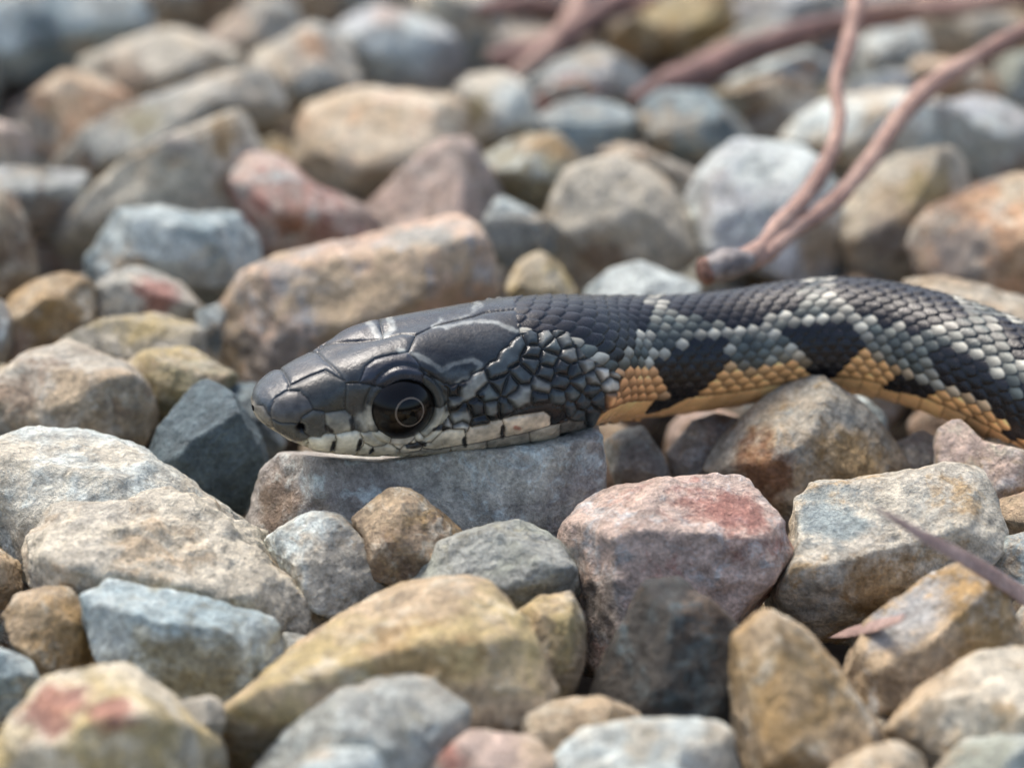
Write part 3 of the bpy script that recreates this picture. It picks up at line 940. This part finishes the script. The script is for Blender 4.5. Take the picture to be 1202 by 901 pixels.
for pts, tone, dm in PL:
    k = len(tones); tones.append(tone); domes.append(dm)
    poly = Z1(pts)
    lab[inside_poly(poly, gx, gy) & (lab < 0)] = k
open_skin = (lab < 0) & ~((gx < 520) | ((gy < 383) & (gx < 612)))
seed_pts = [np.array(Z1(p_)) for p_, _ in SEEDS]
for it in range(4):                                   # relax the single scales so that they come out rounded
    best = np.full((gh, gw), 1e9); bl = np.zeros((gh, gw), int)
    for k, sp_ in enumerate(seed_pts):
        for (sx, sy) in sp_:
            d = (gx - sx) ** 2 + (gy - sy) ** 2
            b = d < best
            best[b] = d[b]; bl[b] = k
    if it == 3:
        break
    okc = open_skin & (best < 14 ** 2)
    for k, sp_ in enumerate(seed_pts):
        if len(sp_) == 1:
            w_ = okc & (bl == k)
            if w_.sum() > 20:
                seed_pts[k] = sp_ * .35 + .65 * np.array([[gx[w_].mean(), gy[w_].mean()]])
bl = bl + len(tones)
for p_, tone in SEEDS:
    tones.append(tone); domes.append(4.2)
far_free = (lab < 0) & ((best > 10.0 ** 2) | (gx < 520) | ((gy < 383) & (gx < 612)))          # open skin: join to the nearest big shield
lab = np.where((lab < 0) & ~far_free, bl, lab)
for _ in range(200):
    if not (lab < 0).any():
        break
    for ax, sh in ((0, 1), (0, -1), (1, 1), (1, -1)):
        r_ = np.roll(lab, sh, ax)
        if ax == 0: r_[0 if sh == 1 else -1] = -1
        else: r_[:, 0 if sh == 1 else -1] = -1
        lab = np.where(lab < 0, r_, lab)
edge = np.zeros((gh, gw), bool)
edge[:, 1:] |= lab[:, 1:] != lab[:, :-1]
edge[1:, :] |= lab[1:, :] != lab[:-1, :]
dist = np.where(edge, 0.0, 99.0)
for _ in range(26):
    for ax, sh in ((0, 1), (0, -1), (1, 1), (1, -1)):
        dist = np.minimum(dist, np.roll(dist, sh, ax) + 1)
    for sx in (1, -1):
        for sy in (1, -1):
            dist = np.minimum(dist, np.roll(np.roll(dist, sx, 0), sy, 1) + 1.414)
dist *= GS
tones = np.array(tones, float)
tones[17:29] = np.minimum(tones[17:29] * 1.16, 235); domes = np.array(domes)
hrgb = tones[lab]


def blob(pts, width, tone, strength=1.0, soft=0.6):
    """a painted marking along a line of skin"""
    global hrgb
    P = Z1(pts)
    d = np.full(gx.shape, 1e9)
    for i in range(max(1, len(P) - 1)):
        a = np.array(P[i]); b = np.array(P[min(i + 1, len(P) - 1)])
        e = b - a; L = max((e ** 2).sum(), 1e-6)
        t = np.clip(((gx - a[0]) * e[0] + (gy - a[1]) * e[1]) / L, 0, 1)
        d = np.minimum(d, np.hypot(gx - a[0] - t * e[0], gy - a[1] - t * e[1]))
    wpx = width / 2.613 / 2
    nz = fbm(np.stack([gx.ravel() * .12, gy.ravel() * .12, np.full(gx.size, len(pts) * 1.7)], 1), 3).reshape(gx.shape)
    f = (1 - smooth(d + nz * wpx * .7, wpx * (1 - soft), wpx * (1 + soft))) * strength
    hrgb = hrgb * (1 - f[..., None]) + np.array(tone, float) * f[..., None]


LM = (156, 158, 150)
blob("365,152 400,185 430,210 455,205 472,188 462,170", 20, LM, .8)
blob("600,190 640,195 720,176 790,182 850,207 905,196", 15, LM, .8)
blob("600,186 620,170 700,152 742,130 712,104 765,84 825,84", 18, LM, .75)
blob("490,266 530,277 580,300 620,326 660,306 720,294 742,310 720,345 670,362", 17, LM, .7)
blob("640,340 690,335", 30, (112, 122, 124), .6)
blob("255,276 290,310 318,345", 20, (118, 122, 120), .5)
blob("495,268 505,270", 14, (158, 158, 146), .9)
blob("385,470 395,500", 44, (158, 152, 134), .9)
blob("400,440 408,480", 20, (170, 164, 146), .8)
blob("300,430 320,440", 40, (110, 108, 92), .6)
blob("620,380 630,420", 22, (120, 122, 112), .5)
blob("620,470 600,500", 22, (176, 170, 150), .7)
for q in ("292,545 288,570", "372,540 368,565", "408,570 404,582", "806,495 808,525", "692,535 694,552", "270,500 285,512", "348,480 350,505"):
    blob(q, 13, (20, 20, 20), .9)
for q in ("735,470 780,462 830,448", "655,440 700,432 745,400", "660,385 690,365", "520,555 570,552", "900,432 985,440", "640,445 700,437", "600,505 640,500"):
    blob(q, 15, (18, 19, 21), .85)
blob("540,320 600,365 640,395", 12, (30, 33, 36), .6)
blob("580,270 640,280 690,270", 22, (36, 40, 46), .6)
blob("640,160 700,140", 26, (38, 42, 48), .6)
blob("192,500 190,496", 26, (18, 12, 10), 1.0, .3)
blob("846,492 856,496", 12, (170, 104, 84), .7)
hrgb = np.clip(hrgb, 4, 255)

HEAD_ZONE = Z1("20,560 20,300 200,200 300,110 420,90 600,70 770,60 838,72 862,215 900,205 1000,208 1062,285 1128,320 1175,345 1150,420 1105,465 1060,520 800,620 300,640")


def map_sample(arr, px):
    ix = np.clip(((px[:, 0] - GX0) / GS - .5), 0, gw - 1.001)
    iy = np.clip(((px[:, 1] - GY0) / GS - .5), 0, gh - 1.001)
    i0, j0 = ix.astype(int), iy.astype(int)
    fx, fy = ix - i0, iy - j0
    if arr.ndim == 3:
        fx, fy = fx[:, None], fy[:, None]
    return (arr[j0, i0] * (1 - fx) * (1 - fy) + arr[j0, i0 + 1] * fx * (1 - fy)
            + arr[j0 + 1, i0] * (1 - fx) * fy + arr[j0 + 1, i0 + 1] * fx * fy)


# ------------------------------------------------------------------ snake: body pattern, in photo pixels
def Z2(pts):
    return [(700 + float(a.split(',')[0]) / 2.394, 300 + float(a.split(',')[1]) / 2.394) for a in pts.split()]


BLOTCH = [Z2("-330,-20 -200,20 0,50 108,95 142,150 130,200 100,240 60,285 0,290 -60,262 -100,235 -190,215 -300,190"),
          Z2("160,112 290,80 545,45 572,75 565,120 500,172 440,198 350,202 290,192 230,160 180,142"),
          Z2("645,62 690,40 800,45 940,80 1010,130 1015,165 940,202 860,205 780,178 700,152 650,110"),
          Z2("1085,165 1150,170 1220,200 1300,260 1290,320 1202,300 1140,245"),
          Z2("150,290 240,262 290,240 350,240 345,290 310,330 320,352 260,392 200,425 140,440 180,390 190,360 150,310"),
          Z2("500,222 560,192 640,185 720,190 742,232 690,290 655,330 645,372 580,360 580,290 530,262"),
          Z2("930,270 1000,262 1060,285 1110,330 1150,370 1215,400 1215,470 1100,425 1000,375 940,335"),
          Z2("800,345 860,340 925,362 920,392 810,372")]
ORANGE = Z2("-60,420 0,375 60,318 150,318 190,350 180,400 150,440 230,400 300,352 340,308 420,325 500,300 545,285 585,310 590,350 600,380 640,380 645,330 690,280 740,262 800,300 870,335 900,378 1000,378 1100,424 1202,460 1300,500 1300,700 -60,700")


def poly_dist(poly, P):
    d = np.full(len(P), 1e9)
    n = len(poly)
    for i in range(n):
        a = np.array(poly[i]); b = np.array(poly[(i + 1) % n])
        e = b - a
        t = np.clip(((P - a) @ e) / max(e @ e, 1e-9), 0, 1)
        d = np.minimum(d, np.hypot(*(P - a - t[:, None] * e).T))
    return np.where(inside_poly(poly, P[:, 0], P[:, 1]), -d, d)


def body_tone(px, rnd, s, th):
    """tone of one scale from where its middle lies in the pattern"""
    d = np.min([poly_dist(b, px) for b in BLOTCH], axis=0)
    dj = d + (rnd[:, 0] - .5) * 5
    base = np.where((rnd[:, 1] < .55)[:, None], np.array([[88, 94, 88]]), np.array([[126, 127, 115]]))
    base = base * (0.85 + 0.3 * rnd[:, 2:3])
    light = np.array([[188, 184, 166]]) * (0.80 + 0.34 * rnd[:, 2:3])
    black = np.array([[27, 26, 29]]) * (0.75 + 0.5 * rnd[:, 2:3])
    rim = (dj > -1) & (dj < 9) & (rnd[:, 3] < .72)
    c = np.where(rim[:, None], light, base)
    do = poly_dist(ORANGE, px) + (rnd[:, 0] - .5) * 3
    y_ = np.array([[255, 192, 124]]) * (0.92 + 0.12 * rnd[:, 2:3])
    near = smooth(px[:, 0], 860, 690)[:, None]
    y_ = y_ * (1 - near * .6) + np.array([[250, 178, 126]]) * near * .6
    k = smooth(do, 6, -6)[:, None]
    c = c * (1 - k) + y_ * k
    c = np.where((dj < 0)[:, None], black, c)
    return c


def pattern_px(s, th):
    """photo pixel that shows this place of the skin (the far flank repeats the near one)"""
    P = surface(s, th)
    e = 0.01
    ds = surface(np.minimum(s + e, TOTAL), th) - P
    dt = surface(s, th + e) - P
    n = np.cross(ds, dt)
    n /= np.linalg.norm(n, axis=-1)[:, None] + 1e-12
    out = P - spine(s)
    n = np.where(((n * out).sum(-1) < 0)[:, None], -n, n)
    facing = (n * (CAM - P)).sum(-1) > 0.0
    px = project(P)
    pm = project(surface(s, -th))
    return P, n, np.where(facing[:, None], px, pm), facing


# ------------------------------------------------------------------ snake: mesh
VIS = float(arc[np.argmax(line[:, 0] > at_y(1235, 480, .3)[0])])
s_arr = np.concatenate([np.array([0, .004, .009, .015, .022]), np.arange(.03, VIS, .0062), np.arange(VIS, TOTAL - .01, .02), [TOTAL]])
NT_ = 416
# denser rings on the side facing the camera and the back than on the belly
u_ = np.linspace(-math.pi, math.pi, NT_, endpoint=False)
th_arr = u_ - 0.28 * np.sin(u_ - .55)
S, TH = np.meshgrid(s_arr, th_arr, indexing='ij')
s_f, t_f = S.ravel(), TH.ravel()
t_f = np.where(t_f > math.pi, t_f - 2 * math.pi, np.where(t_f < -math.pi, t_f + 2 * math.pi, t_f))
P0, N0, PX, FACE = pattern_px(s_f, t_f)

# broad relief of the head: brows, canthus, cheek
EYE_PX = np.array([477.0, 481.0])
near = np.where((s_f < 1.2) & (t_f > .4) & (t_f < 2.4) & FACE)[0]
ie = near[np.argmin(((PX[near] - EYE_PX) ** 2).sum(1))]
s_eye, th_eye = s_f[ie], t_f[ie]
t_e, lat_e, up_e = frame(np.array([s_eye]))
t_e, lat_e, up_e = t_e[0], lat_e[0], up_e[0]
c_eye = spine(np.array([s_eye]))[0]
rel = P0 - c_eye
hx, hy, hz = rel @ t_e, rel @ lat_e, rel @ up_e
p_eye = surface(np.array([s_eye]), np.array([th_eye]))[0] - c_eye
ex, ey, ez = p_eye @ t_e, p_eye @ lat_e, p_eye @ up_e
side = np.abs(hy)
headw = smooth(s_f, 2.3, 1.7)
disp = np.zeros(len(s_f))
brow = np.exp(-((hx - ex - .01) / .22) ** 2 - ((hz - ez - .20) / .085) ** 2) * smooth(side, .1, .24)
disp += 0.034 * brow * headw
disp += -0.030 * np.exp(-((hx - ex + .33) / .16) ** 2 - ((hz - ez - .03) / .10) ** 2) * smooth(side, .1, .2) * headw   # loreal hollow
disp += -0.030 * np.exp(-((hx - ex) / .34) ** 2 - (hy / .10) ** 2) * smooth(hz, .1, .25) * headw      # furrow between the brows
disp += 0.030 * np.exp(-((hx - ex - .75) / .30) ** 2 - ((hz - ez + .05) / .14) ** 2) * smooth(side, .2, .35) * headw   # cheek
disp += 0.020 * np.exp(-((hx - ex + .62) / .11) ** 2 - ((hz - ez + .0) / .10) ** 2) * headw * smooth(side, .05, .15)        # swollen nasal
re = np.hypot(hx - ex, hz - ez) / 0.178
on_side = (side > .12) & (s_f < 1.4)
disp += np.where(on_side, -0.10 * (1 - smooth(re, .82, 1.0)), 0)
disp += np.where(on_side, 0.008 * np.exp(-((re - 1.14) / .10) ** 2) - 0.012 * np.exp(-((re - 1.30) / .06) ** 2), 0)

# head shields
in_head = inside_poly(HEAD_ZONE, PX[:, 0], PX[:, 1]) & (s_f < 2.7)
jaw = (np.abs(t_f) > 2.25)
ed = map_sample(dist, PX)
dm = domes[lab[np.clip(((PX[:, 1] - GY0) / GS).astype(int), 0, gh - 1), np.clip(((PX[:, 0] - GX0) / GS).astype(int), 0, gw - 1)]]
h_head = 0.010 * np.where(dm > 3, 0, dm) * (1 - np.exp(-ed / 3.2)) + np.where(dm > 3, .022, 0) * (1 - (1 - np.clip(ed / 6.5, 0, 1)) ** 2) - 0.006 * np.exp(-(ed / 0.8) ** 2)
c_head = map_sample(hrgb, PX)
lum = c_head.mean(1, keepdims=True)
c_head = c_head * (0.70 + 0.32 * smooth(lum, 85, 160))
seedy = dm > 3
c_head = c_head * np.where(seedy, .60 + .70 * smooth(ed, 0, 6.5), 1.0)[:, None]
c_head = c_head * (1 + .30 * fbm(P0 * 7.0, 3) + .22 * fbm(P0 * 26.0, 2))[:, None]
c_head = c_head * (1 - 0.5 * np.exp(-(ed / 0.65) ** 2))[:, None]
seam_light = np.exp(-((ed - 1.9) / .7) ** 2)[:, None] * 0.10
c_head = c_head * (1 - seam_light) + 150 * seam_light
nostril = np.exp(-(np.hypot(PX[:, 0] - (280 + 192 / 2.613), PX[:, 1] - (310 + 499 / 2.613)) / 4.2) ** 2) * (s_f < .6)
disp += -0.05 * nostril

# trunk scales: overlapping rows
LS, DT, J = 0.110, 0.146, 13
NI = int(TOTAL / LS) + 3
ii, jj = np.meshgrid(np.arange(-2, NI), np.arange(-J - 1, J + 2), indexing='ij')
srng = np.random.default_rng(3)
RND = srng.random((ii.size, 4))
cs_ = np.clip((ii.ravel() + .62 + .5 * (jj.ravel() % 2)) * LS, 0, TOTAL)
ct_ = jj.ravel() * DT
_, _, cpx, _ = pattern_px(cs_, ct_)
cpx = cpx.copy()
late = cs_ > VIS - .15                               # beyond the picture the pattern simply repeats
if late.any():
    cs2 = VIS - .2 - ((cs_[late] - VIS) % 1.55)
    _, _, c2, _ = pattern_px(cs2, ct_[late])
    cpx[late] = c2
SC_T = body_tone(cpx, RND, cs_, ct_)
SC_T = SC_T.reshape(ii.shape + (3,))
RN2 = RND.reshape(ii.shape + (4,))
best_h = np.full(len(s_f), -9.0); best_e = np.zeros(len(s_f)); bi = np.zeros(len(s_f), int); bj = np.zeros(len(s_f), int); ba = np.zeros(len(s_f))
bb = np.zeros(len(s_f))
j0 = np.round(t_f / DT).astype(int)
for dj in (-1, 0, 1):
    j = np.clip(j0 + dj, -J, J)
    b = (t_f - j * DT) / DT
    sh = .5 * (j % 2)
    i0 = np.floor(s_f / LS - sh).astype(int)
    for di in (-1, 0, 1):
        i = np.clip(i0 + di, -2, NI - 2)
        a = s_f / LS - sh - i
        q = (a - .52) / .98
        e = 1 - np.abs(q) ** 2.0 - (np.abs(b) / (1.0 - .30 * np.clip(q, 0, 1))) ** 2.0
        rr = RN2[i + 2, j + J + 1]
        h = np.where(e > 0, 0.014 * a + 0.005 * np.sqrt(np.maximum(e, 0)) - .003 * b * b + .003 * rr[:, 0], -1.0)
        bt = h > best_h
        best_h = np.where(bt, h, best_h); best_e = np.where(bt, e, best_e)
        bi = np.where(bt, i, bi); bj = np.where(bt, j, bj); ba = np.where(bt, a, ba); bb = np.where(bt, b, bb)
c_body = SC_T[bi + 2, bj + J + 1]
# each scale a little paler towards its upper rear rim, dark skin between scales
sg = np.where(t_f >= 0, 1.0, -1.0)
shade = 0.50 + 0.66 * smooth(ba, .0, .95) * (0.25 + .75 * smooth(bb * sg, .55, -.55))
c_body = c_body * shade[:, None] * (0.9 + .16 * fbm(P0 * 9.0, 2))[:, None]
crease = 1 - smooth(best_e, .0, .16)
c_body = c_body * (1 - .55 * crease)[:, None]
h_body = np.where(best_h > -.5, best_h, 0) - .012
# belly plates
ven = np.abs(t_f) > (J + .55) * DT
vp = 0.168
vs_ = (s_f + .12 * (np.abs(t_f) - 1.8)) / vp
va = vs_ % 1.0
vi = np.floor(vs_).astype(int)
h_v = 0.008 * va - 0.004 * np.exp(-((va) / .05) ** 2)
vt = np.array([[255, 198, 132]]) * (0.92 + .10 * srng.random(400)[vi % 400])[:, None]
vt = vt * (1 - .22 * np.exp(-((va - 1) / .04) ** 2) - .22 * np.exp(-(va / .04) ** 2))[:, None]
vt = vt * (1 + .22 * fbm(P0 * np.array([5.0, 5.0, 5.0]), 3))[:, None]
dv_ = np.min([poly_dist(q_, PX) for q_ in BLOTCH], axis=0)
vt = np.where((dv_ < 1.5)[:, None], np.array([[34, 32, 32]]), vt)
h_body = np.where(ven, h_v, h_body)
c_body = np.where(ven[:, None], vt, c_body)
# the throat is cream
c_jaw = np.array([[176, 166, 142]]) * (1 - .4 * np.exp(-(((s_f / .13) % 1 - .5) / .08) ** 2))[:, None]
kj = (smooth(np.abs(t_f), 2.3, 2.5) * smooth(s_f, 2.5, 1.9))[:, None]
c_head = c_head * (1 - kj) + c_jaw * kj
fade = np.where(s_f > VIS + .02, .6, 1.0)
h = np.where(in_head, h_head, h_body * fade)
rgb = np.where(in_head[:, None], c_head, c_body)
hd = np.abs(poly_dist(HEAD_ZONE, PX)) * (s_f < 2.7) + 50 * (s_f >= 2.7)
rgb = rgb * (1 - .4 * np.exp(-(hd / 1.0) ** 2))[:, None]
tip = smooth(s_f, 0, .05) * smooth(s_f, TOTAL, TOTAL - .3)
P = P0 + N0 * ((disp + h) * tip)[:, None]
nS = len(s_arr)
I, Jx = np.meshgrid(np.arange(nS - 1), np.arange(NT_), indexing='ij')
I, Jx = I.ravel(), Jx.ravel()
J2 = (Jx + 1) % NT_
Fq = np.stack([I * NT_ + Jx, I * NT_ + J2, (I + 1) * NT_ + J2, (I + 1) * NT_ + Jx], 1)
ORIG = np.array([spine(np.array([2.4]))[0][0], spine(np.array([2.4]))[0][1], 0.45])
me = mesh_np('body', P - ORIG, Fq[:, ::-1] if True else Fq)
vcol(me, 'skin_tone', lin_np(np.clip(rgb, 2, 255)))
vfloat(me, 'gloss', np.where(in_head, np.where(seedy, 1.0, .2), smooth(np.abs(t_f), .5, 1.2) * .8))
snake = bpy.data.objects.new('snake', None)
COL.objects.link(snake)
snake.location = ORIG.tolist()
snake.empty_display_size = 0.3
tag(snake, 'young dark snake with orange belly resting its head on the mauve slab', 'snake')
body = link('body', me, M_SKIN, snake)
body['label'] = 'scaly black and grey skin with pale bars and orange flank'


def cap(a0, a1, R, na=14, nb=64):
    """band of a sphere round +z between two angles"""
    A = np.linspace(a0, a1, na)
    B = np.arange(nb) / nb * 2 * math.pi
    V = np.stack([np.outer(np.sin(A), np.cos(B)) * R, np.outer(np.sin(A), np.sin(B)) * R, np.outer(np.cos(A), np.ones(nb)) * R], -1).reshape(-1, 3)
    F = [[i * nb + j, (i + 1) * nb + j, (i + 1) * nb + (j + 1) % nb, i * nb + (j + 1) % nb] for i in range(na - 1) for j in range(nb)]
    return V, np.array(F)


for sgn in (1, -1):
    ax = lat_e * sgn * math.cos(.10) + up_e * math.sin(.10)
    ax = ax + t_e * (-0.06); ax /= np.linalg.norm(ax)
    xx = np.cross(up_e, ax); xx /= np.linalg.norm(xx)
    yy = np.cross(ax, xx)
    Rm = np.stack([xx, yy, ax])
    RE = 0.212
    cen = c_eye + t_e * ex + up_e * ez + lat_e * sgn * (ey - 0.115) - ORIG
    eye = None
    for nm, a0, a1, rr, mat in (('eye', .0, 1.75, RE, M_IRIS), ('iris_ring', .365, .42, RE * 1.003, M_RING), ('pupil', 0.0, .37, RE * 1.0045, M_PUPIL)):
        V, F = cap(a0, a1, rr, 40 if nm == 'eye' else 12)
        o = link(nm, mesh_np(nm, V @ Rm + (cen if eye is None else 0), F), mat, snake if eye is None else eye)
        if eye is None:
            for v in o.data.vertices:
                v.co = [v.co[i] - cen[i] for i in range(3)]
            o.location = cen.tolist()
            eye = o

# ------------------------------------------------------------------ dry twigs and leaf bits
def bark(name, c1, c2, scale, rough=0.7):
    m = NT(name)
    p_ = m.coord('Object')
    n1 = m.noise(p_, scale, 5, 0.65)
    f = m.noise(p_, scale * 7, 3, 0.6)
    col = m.mix(m.ramp(n1, .38, .62), c1, c2)
    col = m.mix(1.0, col, m.ramp(f, .3, .7, .75, 1.2), 'MULTIPLY')
    m.put(m.b.inputs['Base Color'], col)
    m.put(m.b.inputs['Roughness'], rough)
    m.put(m.b.inputs['Normal'], m.bump(m.math('ADD', n1, m.math('MULTIPLY', f, .4)), .6, .05))
    return m.mat


M_VINE = bark('dry_vine_bark', lin((176, 144, 126)), lin((140, 108, 94)), 2.2)
M_VINE_DARK = bark('dark_vine_bark', lin((136, 102, 92)), lin((104, 78, 70)), 1.8)
M_NODE = bark('grey_broken_node', lin((150, 142, 136)), lin((104, 96, 92)), 7)
M_WOOD = bark('broken_wood', lin((150, 112, 94)), lin((98, 68, 56)), 12)
M_BLADE = bark('dry_leaf', lin((172, 146, 134)), lin((146, 120, 110)), 5, .6)


def resample(P, n):
    P = np.asarray(P, float)
    L = catmull(P, 30)
    a = np.concatenate([[0], np.cumsum(np.linalg.norm(np.diff(L, axis=0), axis=1))])
    t = np.linspace(0, a[-1], n)
    return np.stack([np.interp(t, a, L[:, k]) for k in range(L.shape[1])], 1)


def sweep(P, radii, n=90, nb=20, flat=1.0, seed=0, bump=.17, flat_up=None):
    """tube along P with given radii; flat < 1 squashes it into a blade"""
    Q = resample(np.concatenate([np.asarray(P, float), np.asarray(radii, float)[:, None]], 1), n)
    C, R = Q[:, :3], np.maximum(Q[:, 3], .003)
    T = np.gradient(C, axis=0)
    T /= np.linalg.norm(T, axis=1)[:, None]
    upv = np.array([0, .35, 1.0]) if flat_up is None else np.array(flat_up, float)
    A = np.cross(T, upv); A /= np.linalg.norm(A, axis=1)[:, None]
    B = np.cross(A, T)
    th = np.arange(nb) / nb * 2 * math.pi
    D = A[:, None, :] * np.cos(th)[None, :, None] + B[:, None, :] * (np.sin(th) * flat)[None, :, None]
    pts = (C[:, None, :] + D * R[:, None, None])
    nz = fbm(pts.reshape(-1, 3) * 3.2 + seed * 7.7, 3).reshape(n, nb)
    pts = C[:, None, :] + D * (R[:, None] * (1 + bump * 2 * nz))[..., None]
    V = np.concatenate([pts.reshape(-1, 3), C[:1], C[-1:]])
    F = [[i * nb + j, i * nb + (j + 1) % nb, (i + 1) * nb + (j + 1) % nb, (i + 1) * nb + j] for i in range(n - 1) for j in range(nb)]
    e0, e1 = n * nb, n * nb + 1
    F += [[e0, (j + 1) % nb, j, j] for j in range(nb)]
    F += [[e1, (n - 1) * nb + j, (n - 1) * nb + (j + 1) % nb, (n - 1) * nb + (j + 1) % nb] for j in range(nb)]
    me = bpy.data.meshes.new('twig')
    me.from_pydata(V.tolist(), [], [list(dict.fromkeys(f)) for f in F])
    me.polygons.foreach_set('use_smooth', np.ones(len(me.polygons), dtype=bool))
    me.update()
    return me


def pts(rows):
    return [at_y(*r) for r in rows]


def shift(me, o):
    me.transform(__import__('mathutils').Matrix.Translation([-float(v) for v in o]))
    return me


root = at_y(846, 312, 1.75)
tw = bpy.data.objects.new('forked_twig', None); COL.objects.link(tw); tw.location = root.tolist()
tag(tw, 'reddish forked dry vine rising from a grey broken stub behind the snake', 'twig')
stem1 = pts([(858, 312, 1.85), (885, 296, 2.1), (912, 266, 2.5), (942, 234, 2.9), (970, 190, 3.3), (985, 142, 3.7), (981, 98, 4.1), (994, 58, 4.5), (1006, 0, 5.0), (1012, -60, 5.5)])
stem2 = pts([(862, 316, 1.9), (900, 297, 2.2), (932, 270, 2.6), (975, 240, 3.0), (1020, 190, 3.6), (1054, 142, 4.1), (1092, 102, 4.6), (1150, 66, 5.0), (1206, 34, 5.4), (1270, 6, 5.8)])
link('stem', shift(sweep(stem1, [.08, .06, .056, .06, .058, .056, .056, .06, .06, .06], seed=1), root), M_VINE, tw)
link('side_stem', shift(sweep(stem2, [.055, .06, .064, .064, .064, .066, .074, .07, .07, .068], seed=2), root), M_VINE, tw)
stub = pts([(826, 318, 1.68), (834, 316, 1.70), (850, 311, 1.75), (866, 309, 1.85), (880, 304, 2.0)])
st = link('broken_stub', shift(sweep(stub, [.085, .105, .12, .095, .06], n=50, nb=28, seed=3, bump=.22), root), M_NODE, tw)
st['label'] = 'pale grey knotty stub with rough bark'
cw = pts([(822, 320, 1.665), (827, 318.5, 1.68), (834, 316, 1.7)])
cu = link('broken_end', shift(sweep(cw, [.05, .068, .06], n=20, nb=20, seed=4, bump=.3), root), M_WOOD, st)
cu['label'] = 'reddish-brown splintered wood at the broken end'


def twig(rows, radii, mat, label, seed, name='dry_twig', cat='twig', group=None, **kw):
    P = pts(rows)
    o = np.array(P[0])
    ob = link(name, shift(sweep(P, radii, seed=seed, **kw), o), mat, loc=o)
    tag(ob, label, cat, group)
    return ob


twig([(742, 120, 7.6), (790, 100, 7.6), (840, 78, 7.8), (905, 52, 8.1), (975, 30, 8.4), (1050, 16, 8.6), (1130, 6, 8.8), (1230, -6, 9.0)],
     [.07, .13, .14, .12, .10, .10, .09, .08], M_VINE_DARK, 'thick dark reddish twig lying low across the far gravel', 11)
twig([(575, 72, 8.9), (620, 62, 8.9), (668, 40, 9.0), (715, 8, 9.4), (760, -30, 9.8)], [.09, .12, .11, .10, .09], M_VINE_DARK,
     'dark red twig slanting over the purple-brown stones', 12)
twig([(600, 86, 8.4), (640, 60, 8.7), (672, 20, 9.2), (690, -30, 9.8)], [.05, .08, .09, .08], M_VINE,
     'thinner red twig crossing the dark slanting one', 13)
twig([(560, 12, 9.8), (625, 6, 9.9), (700, 14, 9.9), (770, 2, 10.2)], [.07, .09, .08, .07], M_VINE_DARK,
     'blurred red twig lying level behind the crossed twigs', 14)
twig([(1010, 12, 8.0), (1050, 8, 8.1), (1110, 12, 8.0), (1180, -2, 8.2), (1260, -20, 8.4)], [.05, .07, .07, .07, .06], M_VINE,
     'blurred orange-brown twig passing behind the vine stem tips', 15)


def on_stone(px, py, lift):
    """point just above the first stone surface seen at this place"""
    v = ray(px, py)
    v = v / np.linalg.norm(v)
    hit = scene.ray_cast(_dg, CAM.tolist(), v.tolist())
    return np.array(hit[1]) - v * lift


def lay(rows, radii, mat, label, seed, lift, **kw):
    P = [on_stone(px, py, lift) for px, py in rows]
    dep = np.array([(q - CAM) @ FWD for q in P])
    # a stiff straight blade: follow the line of the nearest contact points
    k = np.arange(len(dep))
    co = np.polyfit(k, dep, 1)
    dep2 = np.polyval(co, k)
    dep2 += min(0.0, (dep - dep2).min())
    P = [CAM + ray(px, py) * dd for (px, py), dd in zip(rows, dep2)]
    o = np.array(P[0])
    ob = link('dry_leaf', shift(sweep(P, radii, seed=seed, **kw), o), mat, loc=o)
    tag(ob, label, 'leaf')


lay([(1026, 596), (1050, 609), (1085, 630), (1130, 654), (1170, 678), (1200, 698), (1240, 722)], [.004, .022, .036, .046, .052, .056, .058], M_BLADE,
    'dry mauve-brown blade lying across the beige stone', 16, .05, flat=.22, bump=.04, flat_up=(0.25, -.75, .9))
lay([(972, 748), (990, 743), (1022, 736), (1060, 725)], [.006, .04, .05, .03], M_BLADE,
    'short dry leaf scrap between two tan stones', 17, .03, flat=.25, bump=.06, flat_up=(-.2, -.6, .9), n=40)
